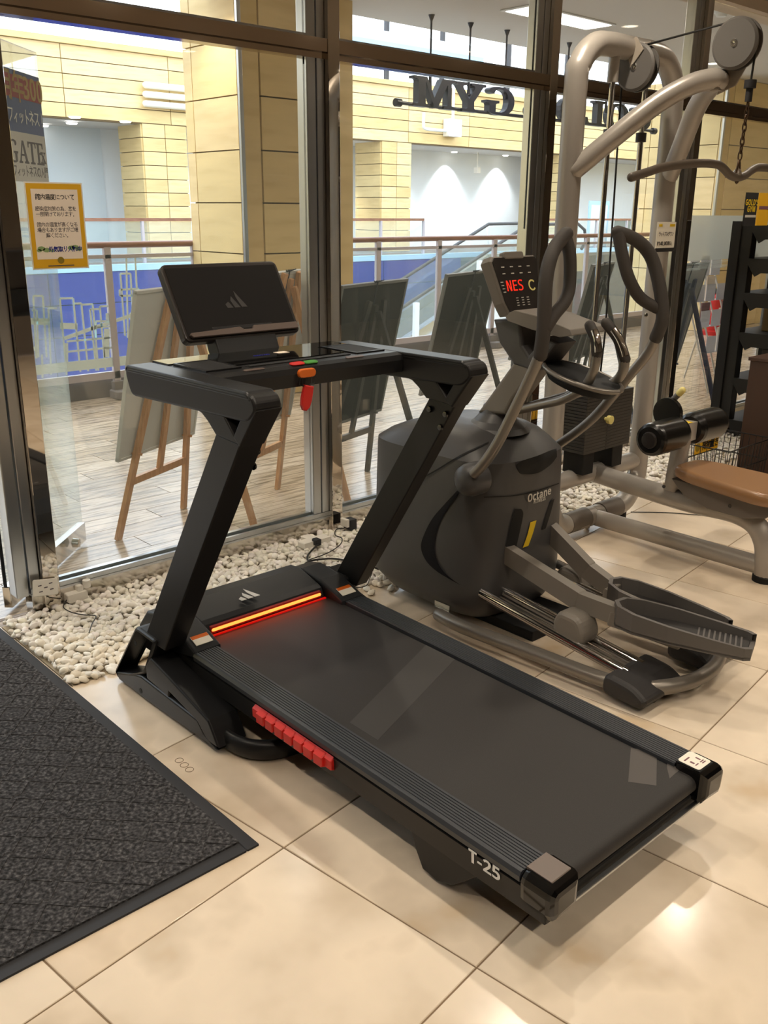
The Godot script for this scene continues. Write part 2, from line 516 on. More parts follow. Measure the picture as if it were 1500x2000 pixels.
# ---------------------------------------------------------------- Japanese lettering, stroke by stroke on a 10 x 10 field
var GLYPH := {
	"フ": [[1, 9, 9, 9, 7, 4, 3, 0]], "ィ": [[7, 6, 2, 2], [5, 4.4, 5, 0]], "ッ": [[2, 6, 2.6, 4], [4.6, 6.5, 5.2, 4.5], [8, 6, 7, 2.5, 4, 0]],
	"ト": [[4, 10, 4, 0], [4, 6, 8, 3.5]], "ネ": [[4.5, 10, 5.5, 9], [1, 8, 8, 8, 1, 2.5], [5, 5, 5, 0], [5.5, 4.5, 9, 2.5]],
	"ス": [[1.5, 9, 8, 9, 6, 5, 1, 0.5], [5.5, 4.5, 9, 0.5]], "の": [[5.2, 8.5, 4, 2, 2.5, 1, 1, 3.5, 2, 7, 5, 9, 8, 8, 9, 5, 8, 2, 5.5, 0.5]],
	"入": [[4, 9, 5, 8.5, 6, 5, 9.5, 0], [5, 7, 3, 3, 0.5, 0]], "門": [[1, 10, 1, 0], [1, 10, 4, 10, 4, 6, 1, 6], [1, 8, 4, 8], [9, 10, 9, 0], [9, 10, 6, 10, 6, 6, 9, 6], [6, 8, 9, 8]],
	"!": [[5, 10, 5, 3], [5, 1, 5, 0]],
	"館": [[2.5, 10, 0.5, 7.5], [2.5, 10, 4.5, 8], [1, 6.5, 4, 6.5], [1, 6.5, 1, 0, 4, 1.5], [4, 6.5, 4, 3.5, 1, 3.5], [7.2, 10, 7.2, 9], [5.2, 7.5, 5.2, 9, 9.5, 9, 9.5, 7.5], [6, 7.5, 8.7, 7.5, 8.7, 5, 6, 5], [6, 7.5, 6, 0], [6, 3, 9, 3, 9, 0, 6, 0]],
	"内": [[1, 0, 1, 7.5, 9, 7.5, 9, 0.5], [5, 10, 4.8, 6, 2.5, 2.5], [5, 5.5, 7.5, 2.5]],
	"温": [[1, 9, 2.2, 8], [0.5, 6.5, 1.8, 5.5], [0.5, 0.5, 2.3, 4], [3.8, 9.5, 8.5, 9.5, 8.5, 5.5, 3.8, 5.5, 3.8, 9.5], [3.8, 7.5, 8.5, 7.5], [3.5, 0.5, 3.5, 4, 9, 4, 9, 0.5], [5.3, 4, 5.3, 0.5], [7.2, 4, 7.2, 0.5], [2.7, 0.5, 10, 0.5]],
	"度": [[5, 10, 5, 9], [1, 9, 9.5, 9], [1, 9, 1, 3, 0, 0], [2.5, 7, 9, 7], [4, 8, 4, 5, 7.2, 5, 7.2, 8], [2.5, 3.5, 8, 3.5, 5.5, 1, 2, 0], [3.5, 3, 6, 1, 9.5, 0]],
	"に": [[1.5, 9, 1, 4, 1.5, 0.5], [4.5, 7.5, 8.5, 7.5], [4.5, 3, 5, 1.5, 9, 1.5]], "つ": [[1, 6.5, 5, 8, 8.5, 6.5, 8.5, 3.5, 4.5, 1]],
	"い": [[1.5, 8, 1.5, 3, 3, 1, 4, 2.5], [7, 7.5, 8.5, 5.5, 8.8, 3.5]], "て": [[1, 8.5, 9, 8.8, 5.5, 6.5, 4.5, 3.5, 5.5, 1.5, 8, 0.8]],
	"感": [[1, 9, 9.5, 9], [1, 9, 1, 5, 0, 3], [2.5, 7.3, 5, 7.3], [2.7, 6, 4.8, 6, 4.8, 4.5, 2.7, 4.5, 2.7, 6], [6, 10, 7, 6, 9.5, 4, 9.5, 5.5], [8.5, 7.5, 5.5, 4.5], [1.5, 3, 0.5, 0.5], [3, 3, 3, 0.5, 7, 0.5, 7.5, 2], [5, 3, 5.7, 2], [8.5, 3, 9.5, 1]],
	"染": [[1, 9.5, 2, 8.8], [0.5, 7.5, 1.5, 7], [0.8, 5, 2.5, 7], [5, 10, 4, 6.5, 2.8, 5.5], [3.5, 8.5, 7, 8.5, 7, 6, 9, 6], [1, 4, 9.5, 4], [5, 5.5, 5, 0], [5, 4, 1, 0.5], [5, 4, 9.5, 0.5]],
	"症": [[5, 10, 5, 9], [1.5, 9, 9.5, 9], [1.5, 9, 1.5, 3, 0.3, 0], [0, 7, 1.2, 6], [0, 4, 1.2, 5], [3.5, 7, 9, 7], [6.3, 7, 6.3, 0.5], [6.3, 4, 9, 4], [4, 5, 4, 0.5], [3, 0.5, 9.7, 0.5]],
	"対": [[2.5, 10, 2.5, 8], [0.5, 8, 5, 8], [4, 8, 0.5, 0.5], [1.5, 6, 5, 1], [5.5, 7, 10, 7], [8.3, 10, 8.3, 0.5, 7, 1], [6, 5, 6.8, 3]],
	"策": [[2, 10, 0.8, 8], [1.5, 9, 4, 9], [6.3, 10, 5.2, 8], [6, 9, 9, 9], [1, 7, 9.5, 7], [5, 8, 5, 0], [2, 3.5, 2, 5.5, 8, 5.5, 8, 3.5], [5, 4, 1, 0.5], [5, 4, 9.5, 0.5]],
	"為": [[3, 10, 3.8, 8.8], [1, 8, 7, 8], [5.5, 10, 3.5, 5, 0.5, 1.5], [3.8, 6, 8, 6, 7.5, 4], [2.5, 4, 9, 4, 8.7, 0.5, 7.5, 0.8], [2.2, 2.5, 1.8, 0.8], [3.8, 2.5, 4, 1], [5.2, 2.5, 5.7, 1.2]],
	"、": [[1, 2, 2.5, 0.5]], "。": [[1, 1, 2, 2, 3, 1, 2, 0, 1, 1]],
	"窓": [[5, 10, 5, 9], [1, 7.5, 1, 9, 9, 9, 9, 7.5], [4, 9, 2.5, 7], [6.2, 9, 6.2, 7.5, 8, 7.5], [5, 7, 3, 5, 7, 5.2], [1.5, 3, 0.8, 0.8], [3.2, 3.5, 3.2, 0.5, 7, 0.5, 7.3, 2], [5, 3.5, 5.6, 2.3], [8.3, 3.2, 9.3, 1.2]],
	"を": [[1.5, 8.5, 8, 8.5], [4.5, 10, 2, 5, 5, 6, 5.3, 3.5], [8.7, 6.2, 4, 4, 3.2, 2, 5, 0.8, 8.5, 0.8]], "一": [[0.5, 5, 9.5, 5]],
	"部": [[3, 10, 3, 8.8], [0.5, 8.8, 5.5, 8.8], [1.5, 8, 2, 6.5], [4.5, 8.3, 4, 6.5], [0.3, 6, 5.7, 6], [1.2, 4.5, 4.8, 4.5, 4.8, 0.7, 1.2, 0.7, 1.2, 4.5], [6.8, 0, 6.8, 9.3, 9.3, 9.3, 8, 6.5, 9.5, 4, 8, 2.5]],
	"開": [[1, 10, 1, 0], [1, 10, 4, 10, 4, 6.3, 1, 6.3], [1, 8, 4, 8], [9, 10, 9, 0], [9, 10, 6, 10, 6, 6.3, 9, 6.3], [6, 8, 9, 8], [3, 5, 7, 5], [2.7, 3, 7.3, 3], [4, 5, 3.8, 0.5], [6, 5, 6, 0.5]],
	"け": [[1.3, 9, 1, 4, 1.5, 0.8], [4, 7, 9.5, 7], [7.3, 10, 7.3, 3.5, 5.5, 0.3]],
	"お": [[1, 7.5, 6.5, 7.5], [3.5, 10, 3.5, 1, 1.5, 1.5, 2, 3.5, 6, 5, 9, 4, 8.5, 1.5, 6, 0.8], [7.5, 8.5, 9.5, 7]],
	"り": [[2.5, 9.5, 2.5, 4.5, 3.5, 6], [7, 9.5, 7.2, 4.5, 4, 0.3]], "ま": [[1.5, 8.3, 8.5, 8.3], [1.8, 6, 8.2, 6], [5, 10, 5, 1.5, 2.5, 0.8, 1.5, 2, 4, 3, 9, 1]],
	"す": [[0.5, 8, 9.5, 8], [5.7, 10, 5.7, 4.5, 4, 3.5, 3.5, 5, 5, 6, 5.9, 4, 5, 1.5, 3, 0]],
	"が": [[0.5, 7.5, 6, 7.5, 5.5, 2, 4, 1], [3.2, 10, 2.5, 5, 0.5, 0.5], [7.5, 7.5, 9, 4.5], [7.5, 10, 8.3, 8.7], [9, 10, 9.8, 8.8]],
	"高": [[5, 10, 5, 9], [0.8, 9, 9.2, 9], [3, 8, 7, 8, 7, 6.3, 3, 6.3, 3, 8], [1.2, 0, 1.2, 5.2, 8.8, 5.2, 8.8, 0.3], [3.3, 3.5, 6.7, 3.5, 6.7, 1.5, 3.3, 1.5, 3.3, 3.5]],
	"く": [[7, 10, 2.5, 5, 7, 0]], "な": [[1, 8, 5.5, 8], [3.7, 10, 1, 3.5], [7, 8, 9.2, 6.5], [6.8, 6, 6.8, 1.5, 4.5, 0.7, 3.5, 2, 5, 3, 9, 1]],
	"る": [[2, 9, 7.5, 9, 1.5, 3.5, 6, 5.5, 8.8, 4, 8.5, 1.5, 5.5, 0.5, 4, 1.5, 5.5, 2.8]],
	"場": [[1.8, 9.5, 1.8, 2.5], [0.3, 6.5, 3.5, 6.5], [0, 2, 3.7, 3.2], [4.8, 9.8, 8.5, 9.8, 8.5, 6.3, 4.8, 6.3, 4.8, 9.8], [4.8, 8, 8.5, 8], [3.7, 5, 10, 5], [5.3, 5, 3.5, 2], [5, 3.7, 9.3, 3.7, 8.8, 0.3, 7.8, 0.5], [6.7, 3.5, 4.2, 0.3], [8.2, 3.5, 6, 0.2]],
	"合": [[5, 10, 0.5, 5.8], [5, 10, 9.5, 5.8], [3, 5.8, 7, 5.8], [2.2, 4, 7.8, 4, 7.8, 0.3, 2.2, 0.3, 2.2, 4]],
	"も": [[4.5, 10, 3.8, 2, 6, 0.5, 8.5, 2, 8.5, 4], [1.2, 7.3, 7, 7.3], [1, 4.8, 6.8, 4.8]],
	"あ": [[1.2, 8.3, 8.2, 8.3], [4, 10, 4, 2.5, 4.5, 1], [7, 6.8, 5, 2.5, 2, 0.8, 1.2, 2.5, 3, 5, 6.5, 5.8, 9, 4.2, 8.5, 1.8, 6, 0.5]],
	"ご": [[2, 8.5, 7, 8.5], [1.5, 3.5, 2, 1.5, 8.5, 1.3], [7.5, 10, 8.3, 8.7], [9, 10, 9.8, 8.8]],
	"理": [[0.3, 9, 3.8, 9], [0.5, 6, 3.6, 6], [0, 1.5, 4, 2.8], [2, 9, 2, 2], [5, 9.5, 9.3, 9.5, 9.3, 5, 5, 5, 5, 9.5], [5, 7.2, 9.3, 7.2], [7.1, 9.5, 7.1, 0.4], [5, 2.8, 9.3, 2.8], [4.2, 0.4, 10, 0.4]],
	"解": [[2.2, 10, 0.5, 7], [1.5, 9, 3.8, 9, 3, 7.5], [1, 7.5, 1, 2, 0, 0], [1, 7.5, 4.3, 7.5, 4.3, 0.3], [1, 5, 4.3, 5], [1, 2.8, 4.3, 2.8], [2.6, 7.5, 2.6, 0.5], [5.3, 9.3, 9.5, 9.3, 9.3, 6.5, 8.3, 6.8], [7.2, 9.3, 5.3, 6.2], [6.2, 5.3, 5.5, 3], [5.8, 4.2, 9.5, 4.2], [5, 2, 10, 2], [7.8, 5.5, 7.8, 0]],
	"だ": [[0.8, 8, 6, 8], [3.5, 10, 1, 1], [4.8, 5.8, 8.5, 5.8], [4.5, 2.5, 5.2, 1, 9, 1], [7.5, 10, 8.3, 8.7], [9, 10, 9.8, 8.8]],
	"さ": [[1, 7.3, 9, 7.8], [4, 10, 7.5, 4.2], [2, 3.5, 3, 1, 8, 0.8]], "外": [[3, 10, 0.5, 5], [2, 8, 5, 8, 1, 0.3], [1.8, 5.5, 3.2, 4.3], [7, 10, 7, 0], [7, 6, 9.7, 4]],
	"気": [[3, 10, 0.8, 7], [2.2, 8.7, 9, 8.7], [2.2, 7.2, 8, 7.2], [0.8, 5.7, 7.7, 5.7, 8, 2, 9.7, 0.3, 9.7, 2], [5.5, 4.8, 1, 0.3], [1.5, 4.2, 6, 0.5]],
	"取": [[0.3, 9.3, 5.2, 9.3], [1.2, 9.3, 1.2, 1.3], [4.2, 9.3, 4.2, 0.3], [1.2, 7, 4.2, 7], [1.2, 4.7, 4.2, 4.7], [0, 1.2, 5.2, 2.3], [5.3, 8, 9.3, 8, 7.5, 3, 5, 0.3], [5.8, 6, 7.5, 2.5, 9.8, 0.3]],
	"れ": [[2.5, 10, 2.5, 0], [0.8, 7.7, 3.8, 7.7, 0.5, 2.5], [3, 5.5, 6, 8, 7.2, 7.2, 6.8, 2, 8, 1, 9.5, 2]], "中": [[1.3, 8, 8.7, 8, 8.7, 3.5, 1.3, 3.5, 1.3, 8], [5, 10, 5, 0]],
	"ラ": [[2, 9.5, 8, 9.5], [1, 6.5, 9, 6.5, 7.5, 3, 3.5, 0]], "プ": [[1, 8.5, 8, 8.5, 6.5, 4, 2.5, 0], [8.5, 10, 9.6, 9.3, 8.8, 8.4, 8, 9.2, 8.5, 10]],
	"ル": [[3, 9, 3, 4.5, 0.8, 0.5], [6, 9.5, 6, 1, 9.5, 4]], "ダ": [[3.8, 10, 0.8, 5.5], [3.2, 8.5, 8, 8.5, 6, 3, 2, 0], [3.2, 6, 6.2, 4.2], [8, 10, 8.6, 9], [9.3, 10, 9.9, 9]],
	"ウ": [[5, 10, 5, 8], [1.5, 5, 1.5, 8, 8.8, 8, 7.8, 3.5, 4, 0]], "ン": [[1.5, 8.5, 4, 7], [1.5, 0.8, 6, 2.5, 9, 7.5]],
	"税": [[3.5, 9.7, 0.8, 8.8], [0.2, 7, 4.2, 7], [2.2, 9, 2.2, 0], [2.2, 6.5, 0.3, 3], [2.2, 6.2, 4, 4.2], [5.3, 10, 6, 8.5], [9, 10, 8.2, 8.5], [5.3, 8, 9, 8, 9, 5, 5.3, 5, 5.3, 8], [6.3, 5, 6, 2, 4.5, 0.3], [7.8, 5, 7.8, 0.6, 9.8, 0.6, 9.8, 2]],
	"込": [[0.8, 9.5, 2, 8.2], [0.3, 5.5, 2, 5.5, 2, 2, 0.3, 0.5], [2, 1.8, 4, 0.5, 10, 0.5], [5, 9, 6, 8.7, 6.7, 5, 9.5, 2.2], [6.2, 7, 3.5, 2.5]],
	"荷": [[0.5, 9, 9.5, 9], [3.2, 10, 3.2, 8], [6.8, 10, 6.8, 8], [3, 7.5, 0.5, 4.5], [1.8, 6, 1.8, 0], [3.5, 6.8, 9.8, 6.8], [8.3, 6.8, 8.3, 0.3, 7, 0.7], [4, 5, 6.7, 5, 6.7, 2.3, 4, 2.3, 4, 5]],
	"物": [[1.2, 9.3, 0.5, 6.5], [1, 7.7, 4, 7.7], [2.5, 10, 2.5, 0], [0.2, 3.5, 4.5, 5], [5.8, 10, 4.5, 6.5], [5.3, 8.3, 9.5, 8.3, 9, 0.5, 7.8, 0.8], [6.8, 8, 4.5, 3], [8.2, 8, 5, 0.8]],
	"置": [[1, 9.7, 9, 9.7, 9, 7.7, 1, 7.7, 1, 9.7], [3.7, 9.7, 3.7, 7.7], [6.3, 9.7, 6.3, 7.7], [0.8, 6.7, 9.2, 6.7], [5, 7.5, 4.8, 5.5], [2.7, 5.5, 7.8, 5.5, 7.8, 1.7, 2.7, 1.7, 2.7, 5.5], [2.7, 4.2, 7.8, 4.2], [2.7, 3, 7.8, 3], [0.8, 5, 0.8, 0.4, 9.8, 0.4]],
	"き": [[1.5, 8.3, 8.2, 8.8], [1.2, 6, 8.5, 6.5], [4, 10, 7, 4], [2, 3.2, 3, 1, 7.5, 0.8]], "月": [[2.5, 9.5, 8, 9.5, 8, 0.3, 6.8, 0.6], [2.5, 9.5, 2.5, 4, 1, 0.2], [2.5, 6.5, 8, 6.5], [2.5, 3.8, 8, 3.8]],
	"年": [[3, 10, 1, 7], [2.3, 8.7, 9, 8.7], [2.5, 6, 8.7, 6], [2.5, 6, 2.5, 3.3], [0.3, 3.3, 9.8, 3.3], [5.5, 8.7, 5.5, 0]],
}

func brush(b: MB, text: String, xf: Transform3D, size: float, weight := 0.9, pitch := 1.0) -> void:   # centred on xf's origin, in its xy plane; weight in tenths of the field
	var n := text.length()
	var k := size / 10.0
	for i in n:
		var x0 := (i - n / 2.0) * size * pitch + (pitch - 1.0) * size * 0.5
		for s in GLYPH.get(text[i], []):
			for j in range(0, s.size() - 2, 2):
				var p := Vector2(x0 + s[j] * k, (s[j + 1] - 5.0) * k)
				var q := Vector2(x0 + s[j + 2] * k, (s[j + 3] - 5.0) * k)
				var d := (q - p).normalized() * weight * k * 0.5
				var nn := Vector2(-d.y, d.x)
				p -= d
				q += d
				b.quad(xf * Vector3(p.x - nn.x, p.y - nn.y, 0.0), xf * Vector3(q.x - nn.x, q.y - nn.y, 0.0), xf * Vector3(q.x + nn.x, q.y + nn.y, 0.0), xf * Vector3(p.x + nn.x, p.y + nn.y, 0.0))

# ---------------------------------------------------------------- scene
func _ready() -> void:
	rng.seed = 11
	var yaw := deg_to_rad(47.354)
	var pit := deg_to_rad(-18.075)
	var rol := deg_to_rad(0.481)
	fwd_v = Vector3(-sin(yaw) * cos(pit), sin(pit), -cos(yaw) * cos(pit))
	var r0 := Vector3(cos(yaw), 0, -sin(yaw))
	var u0 := r0.cross(fwd_v)
	right_v = r0 * cos(rol) + u0 * sin(rol)
	up_v = u0 * cos(rol) - r0 * sin(rol)
	var cam := Camera3D.new()
	cam.name = "camera"
	cam.transform = Transform3D(Basis(right_v, up_v, -fwd_v), EYE)
	cam.fov = rad_to_deg(2.0 * atan(1000.0 / FOCAL))
	cam.near = 0.05
	cam.far = 300.0
	add_child(cam)
	cam.current = true
	var env := Environment.new()
	env.tonemap_mode = Environment.TONE_MAPPER_LINEAR
	env.tonemap_exposure = 1.0
	env.background_mode = Environment.BG_SKY
	var sm := ProceduralSkyMaterial.new()        # an even, bright overcast sky over the glazed atrium
	sm.sky_top_color = Color(0.90, 0.955, 1.0)
	sm.sky_horizon_color = Color(0.93, 0.97, 1.0)
	sm.ground_bottom_color = Color(0.80, 0.82, 0.84)
	sm.ground_horizon_color = Color(0.93, 0.97, 1.0)
	sm.sky_energy_multiplier = 1.0
	var sky := Sky.new()
	sky.sky_material = sm
	env.sky = sky
	env.background_energy_multiplier = 4.4
	env.ambient_light_source = Environment.AMBIENT_SOURCE_SKY
	env.sdfgi_enabled = true
	env.ssao_enabled = true
	env.ssil_enabled = true
	var we := WorldEnvironment.new()
	we.name = "environment"
	we.environment = env
	add_child(we)
	materials()
	gym_lights()
	gym_shell()
	facade()
	corridor()
	atrium()
	treadmill()
	elliptical()
	lat_machine()
	entrance()
	easels()
	right_side()
	pebbles()
	small_things()

const WARM := Color(1.0, 0.943, 0.858)

func spot(at: Vector3, e: float, c: Color, angle := 62.0, size := 0.04) -> SpotLight3D:
	var l := SpotLight3D.new()
	l.position = at
	l.rotation.x = -PI / 2
	l.light_energy = e
	l.light_color = c
	l.spot_angle = angle
	l.spot_angle_attenuation = 0.6
	l.spot_attenuation = 2.0
	l.spot_range = 30.0
	l.light_size = size
	l.shadow_enabled = true
	return l

func downlight(at: Vector3, e: float, c: Color, label: String, group: String, angle := 62.0, r := 0.055, lit := true) -> void:
	var t := thing("downlight", label, "ceiling light", at, group)
	var b := mb()
	b.lathe([Vector2(r, -0.006), Vector2(r * 1.3, -0.008), Vector2(r * 1.35, -0.002), Vector2(r, 0.0)], 20, Transform3D(Basis(), at))
	part(t, "ring", b, M.white_paint)
	b = mb()
	b.lathe([Vector2(0.0, -0.004), Vector2(r, -0.004), Vector2(r, 0.002), Vector2(0.0, 0.002)], 20, Transform3D(Basis(), at))
	part(t, "lamp_disc", b, M.downlight_glow)
	if lit:
		var l := spot(Vector3(0, -0.02, 0), e, c, angle)
		l.name = "lamp"
		t.add_child(l)

func gym_lights() -> void:
	for x in [-0.75, 0.95, 2.7]:
		for z in [1.35, -0.35, -2.05, -3.75, -5.5]:
			downlight(Vector3(x, 2.9, z), 1.55, WARM, "round recessed downlight in the gym ceiling", "gym ceiling downlights")

func slab(parent: Node, called: String, a: Vector3, b: Vector3, m: Material, bevel := 0.0) -> MeshInstance3D:
	var q := mb()
	q.span(a, b, bevel)
	return part(parent, called, q, m)

func gym_shell() -> void:
	# tiled floor, the grid turned 7 degrees to the shop front
	var fl := struct_root("floor", "glossy beige stoneware tile floor of the gym", "floor")
	var reg := PackedVector2Array([Vector2(-1.155, 0.035), Vector2(-1.155, -9.0), Vector2(5.0, -9.0), Vector2(5.0, 3.2), Vector2(-1.95, 3.2), Vector2(-1.95, 0.035)])
	var base := mb()
	base.prism(Array(reg), 0.0, 0.05, 0.0, Transform3D(Basis(Vector3.RIGHT, Vector3.BACK, Vector3.DOWN), Vector3(0, -0.0025, 0)))
	part(fl, "grout_bed", base, M.grout)
	var th := deg_to_rad(7.0)
	var turn := func(v: Vector2) -> Vector2: return Vector2(cos(th) * v.x + sin(th) * v.y, -sin(th) * v.x + cos(th) * v.y)
	var r2 := RandomNumberGenerator.new()
	r2.seed = 3
	var whole := MB.new()
	whole.prism([Vector2(0.002, 0.002), Vector2(0.598, 0.002), Vector2(0.598, 0.598), Vector2(0.002, 0.598)], -0.012, 0.0, 0.0016, Transform3D(Basis(Vector3.RIGHT, Vector3.FORWARD, Vector3.UP), Vector3.ZERO))
	var whole_mesh := whole.done()
	for i in range(-5, 10):
		for j in range(-16, 7):
			var c := turn.call(Vector2(i * 0.6, j * 0.6 + 0.6))
			var q := PackedVector2Array()
			for k in [[0.002, 0.002], [0.598, 0.002], [0.598, 0.598], [0.002, 0.598]]:
				q.append(turn.call(Vector2(i * 0.6 + k[0], j * 0.6 + k[1])))
			var cut := Geometry2D.intersect_polygons(q, reg)
			var m: Material = M["tile%d" % r2.randi_range(0, 3)]
			if cut.is_empty():
				continue
			var area := 0.0
			for k in cut[0].size():
				area += cut[0][k].cross(cut[0][(k + 1) % cut[0].size()]) * 0.5
			if absf(area) > 0.3548:
				var o := MeshInstance3D.new()
				o.name = "tile"
				o.mesh = whole_mesh
				o.material_override = m
				fl.add_child(o, true)
				o.position = Vector3(c.x, 0, c.y)
				o.rotation.y = th
			elif absf(area) > 0.002:
				var b := mb()
				b.prism(Array(cut[0]), 0.0, 0.012, 0.0016, Transform3D(Basis(Vector3.RIGHT, Vector3.BACK, Vector3.DOWN), Vector3.ZERO))
				part(fl, "tile", b, m)
	var s := struct_root("ceiling", "plain off-white gym ceiling", "ceiling")
	slab(s, "ceiling_board", Vector3(-1.95, 2.9, -9.0), Vector3(5.0, 3.2, 3.2), M.gym_ceiling)
	s = struct_root("wall_back", "plain painted gym wall behind the viewer", "wall")
	slab(s, "wall_face", Vector3(5.0, 0, -9.0), Vector3(5.15, 2.95, 3.2), M.gym_wall)
	s = struct_root("wall_right", "plain painted gym wall beyond the machines", "wall")
	slab(s, "wall_face", Vector3(-1.95, 0, -9.15), Vector3(5.15, 2.95, -9.0), M.gym_wall)
	s = struct_root("wall_left", "plain painted gym wall beside the entrance", "wall")
	slab(s, "wall_face", Vector3(-1.95, 0, 3.2), Vector3(5.15, 2.95, 3.35), M.gym_wall)
	slab(s, "return_wall", Vector3(-1.95, 0, 1.5), Vector3(-1.75, 2.95, 3.2), M.gym_wall)

const FX := -1.82     # plane of the shop front
func facade() -> void:
	var posts := [-0.045, -1.525, -3.06, -4.595, -6.13, -7.66]
	# kick plate and bottom channel
	var s := struct_root("trim_1", "polished steel kick plate along the pebble bed", "trim")
	slab(s, "kick_plate", Vector3(FX - 0.04, -0.02, -8.98), Vector3(FX + 0.03, 0.088, -0.10), M.steel, 0.002)
	s = struct_root("trim_2", "aluminium glazing channel under the shop window", "trim")
	slab(s, "channel_base", Vector3(FX - 0.04, 0.088, -8.98), Vector3(FX + 0.03, 0.097, -0.10), M.aluminium, 0.001)
	slab(s, "channel_lip", Vector3(FX + 0.012, 0.097, -8.98), Vector3(FX + 0.026, 0.118, -0.10), M.aluminium, 0.002)
	slab(s, "channel_lip", Vector3(FX - 0.034, 0.097, -8.98), Vector3(FX - 0.012, 0.124, -0.10), M.aluminium, 0.002)
	# transom
	s = struct_root("trim_3", "bronze mirror-finish transom rail across the shop window", "trim")
	slab(s, "rail", Vector3(FX - 0.05, 2.196, -8.98), Vector3(FX + 0.04, 2.248, 1.5), M.bronze, 0.006)
	slab(s, "rail_lip", Vector3(FX - 0.04, 2.17, -8.98), Vector3(FX + 0.022, 2.197, 1.5), M.bronze, 0.004)
	slab(s, "rail_cap", Vector3(FX - 0.03, 2.247, -8.98), Vector3(FX + 0.015, 2.262, 1.5), M.aluminium, 0.002)
	s = struct_root("trim_4", "painted head beam above the shop window", "trim")
	slab(s, "head_beam", Vector3(FX - 0.08, 2.83, -8.98), Vector3(FX + 0.06, 2.9, 3.2), M.wall_paint)
	for i in posts.size():
		var z: float = posts[i]
		s = struct_root("trim_%d" % (5 + i), "slim mirror-polished steel mullion of the shop window", "trim")
		slab(s, "mirror_post", Vector3(FX - 0.06, 0.0, z - 0.165), Vector3(FX + 0.045, 2.83, z - 0.100), M.mirror_steel, 0.002)
		slab(s, "channel", Vector3(FX - 0.05, 0.09, z - 0.05), Vector3(FX + 0.02, 2.83, z), M.aluminium, 0.004)
		slab(s, "channel", Vector3(FX - 0.05, 0.09, z - 0.099), Vector3(FX + 0.02, 2.83, z - 0.055), M.aluminium, 0.004)
	for i in posts.size():
		var z0: float = posts[i] - 0.165
		var z1: float = posts[i + 1] if i + 1 < posts.size() else -8.98
		s = struct_root("window_%d" % (1 + i), "clear shop window pane between steel mullions", "window")
		slab(s, "pane", Vector3(FX - 0.006, 0.10, z1), Vector3(FX + 0.006, 2.17, z0), M.pane)
		slab(s, "transom_pane", Vector3(FX - 0.006, 2.26, z1), Vector3(FX + 0.006, 2.83, z0), M.pane)
	s = struct_root("window_7", "clear transom pane above the entrance", "window")
	slab(s, "transom_pane", Vector3(FX - 0.006, 2.26, -0.1), Vector3(FX + 0.006, 2.83, 1.5), M.pane)

func panels(parent: Node, x: float, z0: float, z1: float, y0: float, y1: float, cols: int, rows: int, gap := 0.012, depth := 0.05, stagger := false, keys := ["stone0", "stone1", "stone2"], along_x := false) -> void:
	var w := (z1 - z0) / cols
	var h := (y1 - y0) / rows
	var bm := BoxMesh.new()
	bm.size = Vector3(depth, h - gap, absf(w) - gap) if not along_x else Vector3(absf(w) - gap, h - gap, depth)
	for r in rows:
		for c in cols:
			var o := MeshInstance3D.new()
			o.name = "panel"
			o.mesh = bm
			o.material_override = M[keys[rng.randi_range(0, keys.size() - 1)]]
			parent.add_child(o, true)
			var u := z0 + w * (c + 0.5)
			o.position = (Vector3(x, y0 + h * (r + 0.5), u) if not along_x else Vector3(u, y0 + h * (r + 0.5), x)) - OFF

func pillar(at: Vector3, x0: float, x1: float, z0: float, z1: float, label: String) -> Node3D:   # x0 x1: far and near side, z0 z1: right and left side
	var t := thing("stone_pillar", label, "pillar", at)
	t.set_meta("kind", "structure")
	var inner := mb()
	inner.span(Vector3(x0 + 0.03, 0, z0 + 0.03), Vector3(x1 - 0.03, 3.2, z1 - 0.03))
	part(t, "core", inner, M.joint)
	# near face: plain board at the corner, then stone courses
	slab(t, "corner_board", Vector3(x1 - 0.05, 0, z1 - 0.17), Vector3(x1, 3.2, z1), M.stone1, 0.003)
	panels(t, x1 - 0.02, z0 + 0.22, z1 - 0.175, 0.0, 3.2, 1, 8, 0.012, 0.05)
	slab(t, "corner_board", Vector3(x1 - 0.05, 0, z0), Vector3(x1, 3.2, z0 + 0.215), M.stone1, 0.003)
	slab(t, "corner_channel", Vector3(x1 - 0.02, 0, z1 - 0.01), Vector3(x1 + 0.012, 3.2, z1 + 0.025), M.aluminium, 0.004)
	# left face
	panels(t, z1 - 0.02, x0, x0 + 0.13, 0.0, 3.2, 1, 8, 0.01, 0.05, false, ["stone0", "stone1", "stone2"], true)
	panels(t, z1 - 0.02, x0 + 0.13, x1 - 0.05, 0.0, 3.2, 1, 8, 0.01, 0.05, false, ["stone0", "stone2"], true)
	return t

